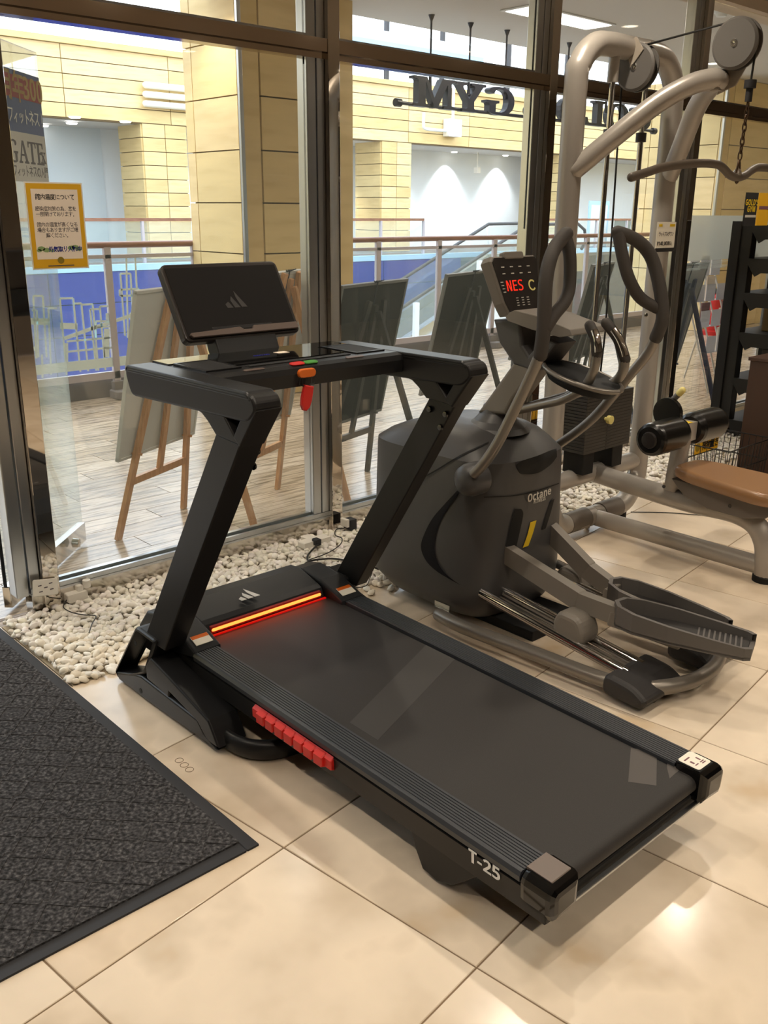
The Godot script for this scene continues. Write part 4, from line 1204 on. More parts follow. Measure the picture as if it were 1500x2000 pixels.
		part(cap, "cap_plate", b, M.cap_grey if s > 0 else M.black_plastic)
		# support wedge under the rear
		b = mb()
		b.prism([Vector2(0.26, 0.115), Vector2(0.285, 0.06), Vector2(0.31, 0.018), Vector2(0.36, 0.012), Vector2(0.41, 0.03), Vector2(0.50, 0.115)], zc + s * 0.33 - 0.012, zc + s * 0.33 + 0.012, 0.004)
		part(t, "support_wedge", b, M.black_plastic)
		# red transport bumper clipped to the skirt
		b = mb()
		var u0 := 0.36
		for k in 7:
			var z := u0 + k * 0.044
			b.prism([Vector2(-s * 0.349, -0.080 + 0.006 * (k % 2)), Vector2(-s * 0.370, -0.072), Vector2(-s * 0.372, -0.042), Vector2(-s * 0.352, -0.034)], z, z + 0.037, 0.003, dx)
		b.prism([Vector2(-s * 0.347, -0.076), Vector2(-s * 0.361, -0.070), Vector2(-s * 0.362, -0.043), Vector2(-s * 0.35, -0.034)], u0 - 0.03, u0 + 0.33, 0.002, dx)
		part(t, "red_bumper", b, M.red_plastic)
	b = mb()                                   # belt round its rollers
	var loop := []
	for k in 9:
		var a := PI / 2 - PI * k / 8.0
		loop.append(Vector2(L - 0.03 + 0.024 * cos(a), -0.036 + 0.024 * sin(a)))
	for k in 9:
		var a := -PI / 2 - PI * k / 8.0
		loop.append(Vector2(-0.10 + 0.024 * cos(a), -0.036 + 0.024 * sin(a)))
	b.prism(loop, -0.262, 0.262, 0.0, Transform3D(Basis(dx.basis.z, dx.basis.y, -dx.basis.x), dx.origin), 3)
	var belt := part(t, "running_belt", b, M.belt)
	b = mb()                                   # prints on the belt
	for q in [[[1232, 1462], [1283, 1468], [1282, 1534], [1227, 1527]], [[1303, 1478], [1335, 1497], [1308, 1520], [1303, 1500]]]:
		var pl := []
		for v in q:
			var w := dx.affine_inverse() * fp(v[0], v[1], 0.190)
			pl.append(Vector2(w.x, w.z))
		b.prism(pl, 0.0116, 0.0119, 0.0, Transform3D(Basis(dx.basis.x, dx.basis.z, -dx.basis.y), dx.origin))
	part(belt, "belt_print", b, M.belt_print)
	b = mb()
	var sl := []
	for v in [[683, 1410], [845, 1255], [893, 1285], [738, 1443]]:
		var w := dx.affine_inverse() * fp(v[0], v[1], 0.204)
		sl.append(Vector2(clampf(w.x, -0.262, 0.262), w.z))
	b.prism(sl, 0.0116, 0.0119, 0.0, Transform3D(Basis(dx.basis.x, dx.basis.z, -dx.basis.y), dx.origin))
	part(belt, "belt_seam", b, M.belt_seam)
	b = mb()
	b.box(Vector3(0, -0.068, L / 2), Vector3(0.6, 0.05, L - 0.1), 0.003, dx)
	part(t, "deck_board", b, M.deep_black)
	b = mb()
	b.box(Vector3(0, -0.086, L - 0.004), Vector3(0.56, 0.010, 0.012), 0.002, dx)
	part(t, "rear_trim", b, M.aluminium)
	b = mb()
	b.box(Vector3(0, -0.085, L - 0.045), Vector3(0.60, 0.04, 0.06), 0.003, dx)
	part(t, "added_dark_block", b, M.deep_black)  # dark box added so the gap below the belt looks black
	# model mark on the near skirt
	var o := dx * Vector3(-0.3488, -0.066, 1.07)
	words(t, "model_mark", "T-25", frame(zp(946, 1690, zc + 0.3525), ax, Vector3(0, 1, 0.09)), 0.035, M.white_print)
	# motor hood
	b = mb()
	b.prism([Vector2(-1.09, 0.10), Vector2(-1.085, 0.19), Vector2(-1.05, 0.255), Vector2(-0.99, 0.284), Vector2(-0.94, 0.288), Vector2(-0.83, 0.258), Vector2(-0.81, 0.249), Vector2(-0.80, 0.228), Vector2(-0.796, 0.21), Vector2(-0.80, 0.12)], zc - 0.25, zc + 0.25, 0.006)
	var hood := part(t, "motor_hood", b, M.hood_plastic)
	b = mb()
	mark(b, fp(490, 1168, 0.2755), Vector3(0, 0, -1), Vector3(-0.96, 0.26, 0), 0.075)
	part(hood, "maker_mark", b, M.white_print)
	for s in [1.0, -1.0]:
		b = mb()
		var za: float = zc + s * 0.253
		var zb: float = zc + s * 0.352
		b.prism([Vector2(-1.07, 0.12), Vector2(-1.06, 0.20), Vector2(-1.0, 0.268), Vector2(-0.94, 0.282), Vector2(-0.83, 0.27), Vector2(-0.755, 0.248), Vector2(-0.715, 0.2335), Vector2(-0.70, 0.2265), Vector2(-0.70, 0.205), Vector2(-0.86, 0.17), Vector2(-0.95, 0.12)], minf(za, zb), maxf(za, zb), 0.008)
		var ck := part(t, "hood_cheek", b, M.hood_plastic)
		var nrm := Vector3(0.35, 0.93, 0).normalized()
		var xf := frame(Vector3(-0.738, 0.2445, zc + s * 0.302), Vector3(0, 0, -1), Vector3(-0.93, 0.35, 0))
		b = mb()
		b.box(Vector3(0, 0, 0.0), Vector3(0.062, 0.042, 0.002), 0.0, xf)
		var lab := part(ck, "warning_label", b, M.paper)
		b = mb()
		b.box(Vector3(0, 0.0135, 0.0008), Vector3(0.060, 0.014, 0.002), 0.0, xf)
		part(lab, "label_band", b, M.orange_plastic)
	var led := thing_part_led(t, Vector3(-0.7935, 0.232, zc))
	# console between the arms
	b = mb()
	b.prism([Vector2(-0.868, 1.075), Vector2(-0.868, 1.108), Vector2(-0.85, 1.118), Vector2(-0.53, 1.1225), Vector2(-0.506, 1.116), Vector2(-0.50, 1.10), Vector2(-0.505, 1.062), Vector2(-0.56, 1.05)], zc - 0.348, zc + 0.348, 0.003)
	var con := part(t, "console", b, M.black_plastic)
	b = mb()
	b.span(Vector3(-0.858, 1.112, zc - 0.343), Vector3(-0.765, 1.1228, zc + 0.343), 0.002)
	b.span(Vector3(-0.7655, 1.112, zc - 0.205), Vector3(-0.625, 1.1236, zc + 0.205), 0.002)
	part(con, "gloss_panel", b, M.gloss_black)
	for s in [1.0, -1.0]:                      # cup trays
		b = mb()
		var c := Vector3(-0.665, 1.1225, zc + s * 0.275)
		for e in [[-0.085, 0.0, 0.008, 0.11], [0.085, 0.0, 0.008, 0.11], [0.0, 0.055, 0.178, 0.008], [0.0, -0.055, 0.178, 0.008]]:
			b.box(c + Vector3(e[0], 0.0005, e[1]), Vector3(e[2], 0.006, e[3]), 0.001)
		var tr := part(con, "tray_rim", b, M.black_plastic)
		b = mb()
		b.box(c + Vector3(0, 0.0005, 0), Vector3(0.165, 0.004, 0.105))
		part(tr, "tray_floor", b, M.deep_black)
	b = mb()
	b.span(Vector3(-0.60, 1.121, zc - 0.19), Vector3(-0.575, 1.1245, zc + 0.19), 0.001)
	part(con, "front_slot", b, M.deep_black)
	for k in 2:
		var px: float = [571.0, 598.0][k]
		var v := fp(px, [712.0, 709.0][k], 1.119)
		b = mb()
		b.prism(rrect(0.05, 0.024, 0.011), 0.0, 0.006, 0.002, Transform3D(Basis(Vector3(0, 0, -1), Vector3(-1, 0.15, 0).normalized(), Vector3(0.15, 1, 0).normalized()), Vector3(-0.53, 1.1215, v.z)))
		part(con, ["stop_button", "start_button"][k], b, [M.red_plastic, M.green_plastic][k])
	for px in [487.0, 675.0]:
		var v := fp(px, 722 - (px - 487) * 0.14, 1.12)
		b = mb()
		b.prism(rrect(0.07, 0.014, 0.006), 0.0, 0.003, 0.001, Transform3D(Basis(Vector3(0, 0, -1), Vector3(-1, 0.15, 0).normalized(), Vector3(0.15, 1, 0).normalized()), Vector3(-0.53, 1.1215, v.z)))
		part(con, "pulse_key", b, M.screen_ledge)
	b = mb()
	b.box(Vector3(-0.74, 1.1245, fp(537, 686, 1.124).z), Vector3(0.03, 0.001, 0.042))
	part(con, "paper_tag", b, M.paper_cream)
	words(con, "clock_digits", "4:50:00", frame(Vector3(-0.735, 1.1242, fp(503, 692, 1.124).z), Vector3(0, 0, -1), Vector3(-1, 0, 0)), 0.013, M.led_blue)
	# safety key with its cord
	var kv := xp(598, 728, -0.498)
	b = mb()
	b.prism(rrect(0.062, 0.026, 0.012), 0.0, 0.014, 0.004, frame(Vector3(-0.503, kv.y, kv.z), Vector3(0, 0, -1), Vector3.UP))
	var key := part(t, "safety_key", b, M.orange_plastic)
	b = mb()
	var cl := xp(599, 774, -0.488)
	for q in [[-0.03, 0.0], [-0.016, 0.004], [0.004, -0.003], [0.018, 0.002], [0.026, -0.004]]:
		b.tube([Vector3(-0.492, kv.y - 0.01, kv.z + q[0]), Vector3(-0.486 + q[1], (kv.y * 1.2 + cl.y) / 2.2, kv.z + q[0] * 0.9 + 0.008), Vector3(-0.488, cl.y + 0.028, cl.z + q[0] * 0.25)], 0.0016, 5)
	part(key, "cord", b, M.cable)
	b = mb()
	var cx := frame(cl, Vector3(0.0, -0.25, -1), Vector3(0, 1, -0.25))
	b.prism([Vector2(-0.017, 0.032), Vector2(0.017, 0.032), Vector2(0.019, -0.01), Vector2(0.016, -0.03), Vector2(0.006, -0.042), Vector2(-0.006, -0.042), Vector2(-0.016, -0.028), Vector2(-0.019, -0.008)], -0.007, 0.007, 0.003, cx)
	part(key, "cord_clip", b, M.red_plastic)
	# screen on its neck
	var bl := Vector3(-0.865, 1.163, zc + 0.2185)
	var sx := Vector3(0, 0, -1)
	var sy := Vector3(-0.135, 0.224, 0).normalized()
	b = mb()
	b.prism([Vector2(-0.845, 1.118), Vector2(-0.86, 1.15), Vector2(-0.885, 1.20), Vector2(-0.935, 1.20), Vector2(-0.915, 1.13), Vector2(-0.90, 1.10), Vector2(-0.86, 1.10)], zc - 0.116, zc + 0.116, 0.004)
	part(t, "screen_neck", b, M.black_plastic)
	var sf := frame(bl + sx * 0.2185 + sy * 0.131, sx, sy)
	b = mb()
	b.prism(rrect(0.437, 0.262, 0.02), -0.032, 0.0, 0.006, sf)
	var scr := part(t, "screen_body", b, M.screen_bezel)
	b = mb()
	b.prism([Vector2(-0.206, -0.112), Vector2(0.206, -0.100), Vector2(0.207, 0.116), Vector2(-0.207, 0.116)], 0.0, 0.0012, 0.0, sf)
	part(scr, "screen_face", b, M.screen_cloth)
	b = mb()
	b.prism([Vector2(-0.198, -0.105), Vector2(-0.203, -0.112), Vector2(-0.195, -0.121), Vector2(0.205, -0.121), Vector2(0.210, -0.112), Vector2(0.204, -0.097), Vector2(0.035, -0.097), Vector2(0.028, -0.108), Vector2(-0.005, -0.108), Vector2(-0.018, -0.098)], 0.0, 0.012, 0.002, sf)
	part(scr, "screen_ledge", b, M.screen_ledge)
	b = mb()
	mark(b, sf * Vector3(0.005, -0.028, 0.0012), sx, sy, 0.075)
	part(scr, "maker_mark", b, M.logo_dark)
	# sticker on the far rear cap
	b = mb()
	var kx := frame(dx * Vector3(0.302, 0.0085, L - 0.04), Vector3(0, 0, -1), Vector3(-1, 0.02, 0))
	b.prism(rrect(0.062, 0.062, 0.008), 0.0, 0.001, 0.0, kx)
	var stk := part(t, "care_sticker", b, M.paper)
	b = mb()
	for q in [[-0.01, 0.016, 0.024, 0.004], [0.014, -0.002, 0.005, 0.014], [-0.014, -0.002, 0.006, 0.012], [-0.012, -0.014, 0.014, 0.003], [0.012, -0.014, 0.016, 0.003], [0.012, -0.020, 0.016, 0.003]]:
		b.box(Vector3(q[0], q[1], 0.0012), Vector3(q[2], q[3], 0.0008), 0.0, kx)
	part(stk, "sticker_print", b, M.brochure)

func thing_part_led(t: Node3D, c: Vector3) -> MeshInstance3D:
	var b := mb()
	b.tube([c + Vector3(0, 0, 0.224), c + Vector3(0, 0, -0.224)], 0.0055, 8, 1.0, Vector3.UP, true)
	var o := part(t, "led_strip", b, M.led_amber)
	b = mb()
	b.span(c + Vector3(0.0, 0.012, -0.232), c + Vector3(-0.012, -0.012, 0.232), 0.002)
	part(o, "led_channel", b, M.banner_red)
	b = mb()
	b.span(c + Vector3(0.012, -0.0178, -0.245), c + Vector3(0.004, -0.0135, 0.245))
	part(t, "painted_led_leak", b, M.led_leak_red)  # no second lamp: glowing strip stands in for LED light leaking here
	var l := AreaLight3D.new()
	l.name = "strip_lamp"
	l.area_size = Vector2(0.44, 0.01)
	l.light_energy = 0.006
	l.light_color = Color(1.0, 0.12, 0.05)
	l.area_range = 5.0
	l.shadow_enabled = true
	l.transform = Transform3D(Basis(Vector3(0, 0, -1), Vector3(-0.7, 0.7, 0), Vector3(-0.7, -0.7, 0)), c + Vector3(0.014, -0.004, 0) - OFF)
	l.transform.basis.z = Vector3(-0.7, 0.7, 0)
	l.transform.basis.y = Vector3(0.7, 0.7, 0)
	l.transform.basis.x = l.transform.basis.y.cross(l.transform.basis.z)
	t.add_child(l)
	return o

# ---------------------------------------------------------------- elliptical trainer
const EZ := -1.56
var shell := [[0.03, -1.04, -0.54, 0.22], [0.05, -1.10, -0.51, 0.25], [0.11, -1.185, -0.48, 0.283], [0.20, -1.185, -0.47, 0.281], [0.35, -1.18, -0.47, 0.276], [0.50, -1.18, -0.475, 0.272], [0.58, -1.18, -0.475, 0.268], [0.64, -1.18, -0.478, 0.266], [0.668, -1.178, -0.482, 0.264], [0.705, -1.12, -0.53, 0.24], [0.735, -1.05, -0.575, 0.215], [0.757, -0.98, -0.62, 0.175], [0.770, -0.92, -0.68, 0.12], [0.775, -0.86, -0.74, 0.05]]

func shell_at(y: float) -> Array:
	for i in shell.size() - 1:
		if y <= shell[i + 1][0]:
			var u: float = clampf((y - shell[i][0]) / (shell[i + 1][0] - shell[i][0]), 0.0, 1.0)
			return [lerpf(shell[i][1], shell[i + 1][1], u), lerpf(shell[i][2], shell[i + 1][2], u), lerpf(shell[i][3], shell[i + 1][3], u)]
	return [shell[-1][1], shell[-1][2], shell[-1][3]]

func shell_z(x: float, y: float) -> float:          # half width of the shell at x, y
	var s := shell_at(y)
	var u: float = absf((x - (s[0] + s[1]) / 2) / ((s[1] - s[0]) / 2))
	return s[2] * pow(maxf(0.0, 1.0 - pow(minf(u, 1.0), 4.0)), 0.25)

func shell_hit(px: float, py: float, lift := 0.0) -> Vector3:    # where a pixel's ray meets the near side of the shell
	var d := ray(px, py)
	var lo := 1.2
	for k in 900:
		var p := EYE + d * lo
		if p.y < 0.77 and p.y > 0.02:
			var s := shell_at(p.y)
			if p.x > s[0] and p.x < s[1] and absf(p.z - EZ) < shell_z(p.x, p.y):
				var a := lo - 0.004
				for j in 8:
					var mid := (a + lo) / 2
					p = EYE + d * mid
					if absf(p.z - EZ) < shell_z(p.x, p.y) and p.x > shell_at(p.y)[0] and p.x < shell_at(p.y)[1]:
						lo = mid
					else:
						a = mid
				return EYE + d * (lo - lift)
		lo += 0.004
	return zp(px, py, EZ + 0.28)

func decal(pairs: Array, per := 6) -> MB:           # a thin skin on the shell between two rows of pixels
	var a := []
	var c := []
	for q in pairs:
		a.append(Vector2(q[0], q[1]))
		c.append(Vector2(q[2], q[3]))
	a = smooth(a, per)
	c = smooth(c, per)
	var b := mb()
	var n := 4
	for i in a.size() - 1:
		for k in n:
			var u := float(k) / n
			var w := float(k + 1) / n
			var p1: Vector2 = a[i].lerp(c[i], u)
			var p2: Vector2 = a[i].lerp(c[i], w)
			var p3: Vector2 = a[i + 1].lerp(c[i + 1], w)
			var p4: Vector2 = a[i + 1].lerp(c[i + 1], u)
			b.quad(shell_hit(p1.x, p1.y, 0.006), shell_hit(p4.x, p4.y, 0.006), shell_hit(p3.x, p3.y, 0.006), shell_hit(p2.x, p2.y, 0.006), 1)
	return b

func elliptical() -> void:
	var t := thing("elliptical_trainer", "grey elliptical trainer with moving arms and a red digit display", "exercise machine", Vector3(-0.5, 0, EZ))
	var rings := []
	for s in shell:
		var ring := PackedVector3Array()
		for k in 56:
			var a := TAU * k / 56.0
			var c := cos(a)
			var q := sin(a)
			ring.append(Vector3((s[1] + s[2]) / 2 + (s[2] - s[1]) / 2 * signf(c) * pow(absf(c), 0.5), s[0], EZ - s[3] * signf(q) * pow(absf(q), 0.5)))
		rings.append(ring)
	var b := mb()
	b.loft(rings.slice(0, 9))
	var body := part(t, "body_shell", b, M.shell_grey)
	b = mb()                                    # the lid, meeting the body in a crease
	b.loft(rings.slice(8))
	part(body, "top_lid", b, M.shell_grey)
	part(body, "navy_crescent", decal([[893, 958, 897, 962], [868, 985, 880, 985], [845, 1012, 864, 1010], [830, 1040, 852, 1040], [822, 1068, 848, 1070], [832, 1095, 856, 1100], [852, 1115, 868, 1118], [876, 1130, 884, 1132], [898, 1142, 900, 1143]]), M.shell_navy)
	# grab handle recess, its dark hollow painted as a flat black skin
	part(body, "painted_recess", decal([[1012, 917, 1008, 908], [1022, 926, 1020, 900], [1050, 924, 1050, 890], [1075, 908, 1074, 880], [1088, 892, 1087, 876]]), M.deep_black)
	for q in [[[1006, 994, 1018, 994], [1002, 1004, 1022, 1004], [995, 1035, 1016, 1036], [987, 1072, 1006, 1078]], [[1076, 978, 1083, 974], [1068, 1002, 1076, 1000], [1058, 1035, 1066, 1032]]]:
		part(body, "arm_slot", decal(q), M.deep_black)
	part(body, "warning_label", decal([[1036, 1020, 1048, 1016], [1030, 1045, 1041, 1041], [1021, 1070, 1032, 1066]]), M.yellow)
	part(body, "rating_label", decal([[849, 1172, 878, 1184], [849, 1184, 877, 1196]]), M.paper)
	part(body, "seam", decal([[945, 970, 945, 972], [1005, 967, 1005, 969], [1050, 957, 1050, 959], [1092, 943, 1092, 945]]), M.deep_black)
	part(body, "side_seam", decal([[800, 945, 800, 948], [850, 918, 850, 921], [900, 888, 900, 891], [955, 862, 955, 865]]), M.deep_black)
	var lc := shell_hit(1054, 966, 0.008)
	var l2 := shell_hit(1076, 958, 0.008)
	words(body, "maker_name", "Octane", frame(lc, l2 - lc, Vector3.UP), 0.031, M.silver_print, "Droid Sans", true)
	lc = shell_hit(1054, 977, 0.008)
	words(body, "maker_line", "FITNESS", frame(lc, shell_hit(1076, 970, 0.008) - lc, Vector3.UP), 0.014, M.silver_print)
	lc = shell_hit(845, 882, 0.008)
	words(body, "maker_name", "e", frame(lc, shell_hit(860, 880, 0.008) - lc, Vector3.UP), 0.05, M.silver_print)
	# base hoop
	b = mb()
	var hoop := [Vector3(-0.66, 0.05, EZ + 0.315), Vector3(-0.50, 0.055, EZ + 0.335), Vector3(-0.20, 0.06, EZ + 0.315), Vector3(0.10, 0.06, EZ + 0.29), Vector3(0.22, 0.058, EZ + 0.22), Vector3(0.275, 0.056, EZ + 0.11), Vector3(0.29, 0.056, EZ)]
	var full := hoop.duplicate()
	for k in range(hoop.size() - 2, -1, -1):
		full.append(Vector3(hoop[k].x, hoop[k].y, 2 * EZ - hoop[k].z))
	b.tube(smooth(full, 6), 0.026, 12, 1.0, Vector3.UP, true)
	part(t, "base_hoop", b, M.taupe_metal)
	for s in [1.0, -1.0]:
		for w in [0.232, 0.145]:
			b = mb()
			b.tube([Vector3(-0.52, 0.165, EZ + s * w), Vector3(0.14, 0.082, EZ + s * w)], 0.019, 14)
			part(t, "chrome_rail", b, M.chrome)
		b = mb()
		b.bar(Vector3(-0.50, 0.135, EZ + s * 0.19), Vector3(0.14, 0.06, EZ + s * 0.19), 0.07, 0.012)
		part(t, "rail_channel", b, M.machine_dark)
		b = mb()                                  # rear cover over the hoop
		b.prism(rp([Vector2(0.095, 0.025), Vector2(0.25, 0.02), Vector2(0.268, 0.055), Vector2(0.215, 0.09), Vector2(0.10, 0.102)], 0.03), EZ + (0.075 if s > 0 else -0.325), EZ + (0.325 if s > 0 else -0.075), 0.02)
		part(t, "rear_cover", b, M.pedal_black)
		b = mb()
		b.lathe([Vector2(0, 0), Vector2(0.03, 0), Vector2(0.03, 0.03), Vector2(0, 0.03)], 14, Transform3D(Basis(), Vector3(0.2, 0.0, EZ + s * 0.2)))
		part(t, "rubber_foot", b, M.deep_black)
	b = mb()
	b.box(Vector3(-0.58, 0.02, EZ), Vector3(0.5, 0.04, 0.3), 0.005)
	part(t, "front_foot", b, M.deep_black)
	# foot arms: near one forward and high, far one back and low
	for q in [[1.0, Vector3(-0.50, 0.315, EZ + 0.135), Vector3(-0.13, 0.235, EZ + 0.145), Vector3(0.03, 0.235, EZ + 0.15), Vector3(-0.105, 0.165, EZ + 0.188), Vector3(0.03, 0.252, EZ + 0.145), Vector3(0.44, 0.238, EZ - 0.005)], [-1.0, Vector3(-0.50, 0.345, EZ - 0.135), Vector3(-0.30, 0.225, EZ - 0.14), Vector3(-0.17, 0.175, EZ - 0.145), Vector3(-0.385, 0.152, EZ - 0.188), Vector3(-0.17, 0.20, EZ - 0.12), Vector3(0.25, 0.185, EZ - 0.16)]]:
		b = mb()
		b.bar(q[1], q[2], 0.042, 0.07, 0.007)
		b.bar(q[2] - (q[3] - q[2]).normalized() * 0.02, q[3], 0.040, 0.066, 0.007)
		part(t, "foot_arm", b, M.taupe_plastic)
		b = mb()
		var c: Vector3 = q[4]
		b.prism(rp([Vector2(-0.07, -0.045), Vector2(0.05, -0.06), Vector2(0.062, -0.015), Vector2(0.035, 0.045), Vector2(-0.05, 0.05), Vector2(-0.075, 0.01)], 0.03, 4), -0.054, 0.054, 0.02, Transform3D(Basis(), c))
		part(t, "roller_cover", b, M.taupe_plastic)
		pedal(t, q[5], q[6], q[0])
	# mast and console
	b = mb()
	b.prism(zpoly([[950, 802], [962, 786], [1023, 702], [1063, 718], [1018, 779], [1005, 806]], EZ), EZ - 0.055, EZ + 0.055, 0.012)
	var mast := part(t, "lower_mast", b, M.taupe_plastic)
	b = mb()
	b.prism(zpoly([[983, 622], [994, 667], [1022, 709], [1062, 722], [1075, 712], [1110, 668], [1085, 655], [1052, 690], [1040, 672], [1036, 620]], EZ), EZ - 0.06, EZ + 0.06, 0.012)
	part(t, "upper_mast", b, M.shell_grey)
	b = mb()
	b.lathe([Vector2(0.135, 0.0), Vector2(0.12, 0.02), Vector2(0.085, 0.04), Vector2(0.06, 0.07), Vector2(0.05, 0.10), Vector2(0, 0.10)], 24, Transform3D(Basis(), zp(968, 838, EZ)))
	part(mast, "mast_collar", b, M.shell_grey)
	var hx := Vector3(0, 0, -1)
	var tl := zp(957, 507, EZ + 0.13)
	var blv := Vector3(-0.575, 1.205, EZ + 0.115)
	var hy := (Vector3(-0.633, 1.384, 0) - Vector3(-0.575, 1.205, 0)).normalized()
	var hf := frame(Vector3(-0.604, 1.296, EZ), hx, hy)
	b = mb()
	b.prism([Vector2(-0.085, -0.105), Vector2(0.085, -0.105), Vector2(0.105, -0.06), Vector2(0.135, 0.09), Vector2(0.118, 0.108), Vector2(-0.118, 0.108), Vector2(-0.135, 0.09), Vector2(-0.105, -0.06)], -0.055, 0.0, 0.012, hf)
	var head := part(t, "console_head", b, M.taupe_plastic)
	b = mb()
	b.prism([Vector2(-0.080, -0.098), Vector2(0.080, -0.098), Vector2(0.098, -0.06), Vector2(0.126, 0.086), Vector2(0.112, 0.101), Vector2(-0.112, 0.101), Vector2(-0.126, 0.086), Vector2(-0.098, -0.06)], -0.002, 0.003, 0.001, hf)
	var face := part(head, "console_face", b, M.panel_black)
	b = mb()
	b.prism(rrect(0.11, 0.026, 0.008), -0.02, 0.006, 0.003, Transform3D(hf.basis, hf * Vector3(-0.005, 0.108, 0.0)))
	part(head, "name_plate", b, M.taupe_plastic)
	words(face, "led_digits", "NES", Transform3D(hf.basis, hf * Vector3(-0.03, -0.003, 0.0035)), 0.038, M.led_text, "Droid Sans Mono", false)
	b = mb()
	for r in 2:
		for k in 4:
			b.box(Vector3(-0.078 + k * 0.048, 0.066 - r * 0.024, 0.0035), Vector3(0.016, 0.0035, 0.0008), 0.0, hf)
	for k in 4:
		b.box(Vector3(-0.098 + k * 0.002, 0.012 - k * 0.012, 0.0035), Vector3(0.014, 0.003, 0.0008), 0.0, hf)
		b.box(Vector3(-0.03, -0.048 - k * 0.009, 0.0035), Vector3(0.012, 0.0025, 0.0008), 0.0, hf)
		b.box(Vector3(0.0, -0.048 - k * 0.009, 0.0035), Vector3(0.012, 0.0025, 0.0008), 0.0, hf)
		b.box(Vector3(0.03, -0.048 - k * 0.009, 0.0035), Vector3(0.012, 0.0025, 0.0008), 0.0, hf)
	part(face, "key_print", b, M.silver_print)
	b = mb()
	for k in 10:
		var a0 := deg_to_rad(40 + k * 28)
		var a1 := deg_to_rad(40 + (k + 1) * 28)
		b.bar(hf * (Vector3(0.068, -0.005, 0.0038) + Vector3(cos(a0), sin(a0), 0) * 0.018), hf * (Vector3(0.068, -0.005, 0.0038) + Vector3(cos(a1), sin(a1), 0) * 0.018), 0.006, 0.001, 0.0, hf.basis.z)
	part(face, "dial_print", b, M.knob_cream)
	# reading rack and lower tray
	b = mb()
	b.prism(rp(zpoly([[1014, 612], [1034, 603], [1078, 614], [1143, 640], [1147, 652], [1122, 655], [1066, 640], [1020, 624]], EZ), 0.004), EZ - 0.115, EZ + 0.085, 0.002)
	var rack := part(t, "reading_rack", b, M.taupe_plastic)
	b = mb()
	b.box(Vector3.ZERO, Vector3(0.12, 0.004, 0.15), 0.001, Transform3D(Basis(Vector3(0, 0, 1), -0.28), zp(1106, 640, EZ - 0.02) + Vector3(0, 0.005, 0)))
	part(rack, "rack_card", b, M.paper_cream)
	b = mb()
	var tv := zp(1136, 738, EZ)
	var tb := Basis(Vector3(0, 0, 1), -0.22)
	var trays := []
	for q in [[-0.045, 0.5], [-0.03, 0.85], [0.0, 1.0], [0.012, 0.98]]:
		var ring := PackedVector3Array()
		for k in 24:
			var a := TAU * k / 24.0
			ring.append(tv + tb * Vector3(cos(a) * 0.155 * q[1], q[0], -sin(a) * 0.10 * q[1]))
		trays.append(ring)
	b.loft(trays)
	var tray := part(t, "bottle_tray", b, M.deep_black)
	b = mb()
	var rim := []
	for k in 25:
		var a := TAU * k / 24.0
		rim.append(tv + tb * Vector3(cos(a) * 0.157, 0.006, -sin(a) * 0.102))
	b.tube(rim, 0.009, 8)
	part(tray, "tray_rim", b, M.taupe_metal)
	# fixed grips
	for q in [[[[1000, 804, -1.53], [1050, 792, -1.53], [1100, 780, -1.52], [1140, 757, -1.51], [1160, 722, -1.50], [1166, 690, -1.50]], [[1166, 692, -1.50], [1163, 662, -1.50], [1152, 636, -1.515]]], [[[1020, 798, -1.60], [1090, 778, -1.61], [1150, 762, -1.62], [1196, 748, -1.63], [1216, 727, -1.635], [1221, 700, -1.635]], [[1221, 702, -1.635], [1207, 662, -1.63], [1184, 631, -1.62]]]]:
		b = mb()
		b.tube(smooth(zpath(q[0]), 5), 0.017, 10)
		var g := part(t, "fixed_grip", b, M.taupe_metal)
		var gp: Array = smooth(zpath(q[1]), 4)
		b = mb()
		b.tube(gp, 0.019, 10, 1.0, Vector3.UP, true)
		part(g, "grip_sleeve", b, M.foam)
		b = mb()
		var mid := []
		for k in range(1, gp.size() - 2):
			mid.append(gp[k] + Vector3(0.008, 0, 0.004))
		b.tube(mid, 0.015, 10)
		part(g, "pulse_sensor", b, M.chrome)
	# moving arms with looped handles
	for q in [[[[925, 926, -1.235], [945, 905, -1.235], [972, 865, -1.24], [1005, 800, -1.255], [1035, 738, -1.265], [1056, 690, -1.27]], [[1055, 694, -1.27], [1062, 640, -1.27], [1065, 560, -1.275], [1072, 515, -1.30], [1085, 482, -1.355], [1106, 457, -1.41]], [[1104, 462, -1.41], [1113, 500, -1.415], [1112, 560, -1.41], [1102, 590, -1.375], [1082, 615, -1.31], [1066, 640, -1.275]]],
			[[[1000, 905, -1.86], [1050, 890, -1.86], [1100, 862, -1.86], [1160, 815, -1.855], [1222, 742, -1.85], [1265, 690, -1.85], [1283, 655, -1.85]], [[1281, 660, -1.85], [1294, 622, -1.85], [1290, 570, -1.85], [1276, 512, -1.84], [1258, 482, -1.81], [1232, 463, -1.76], [1206, 454, -1.71]], [[1208, 458, -1.71], [1217, 505, -1.715], [1230, 548, -1.735], [1252, 583, -1.79], [1288, 604, -1.85]]]]:
		b = mb()
		b.tube(smooth(zpath(q[0]), 5), 0.019, 12)
		var arm := part(t, "moving_arm", b, M.taupe_metal)
		b = mb()
		b.tube(smooth(zpath(q[1]), 5), 0.0235, 12, 1.0, Vector3.UP, true)
		part(arm, "outer_grip", b, M.foam)
		b = mb()
		b.tube(smooth(zpath(q[2]), 5), 0.0215, 12, 1.0, Vector3.UP, true)
		part(arm, "inner_grip", b, M.foam)
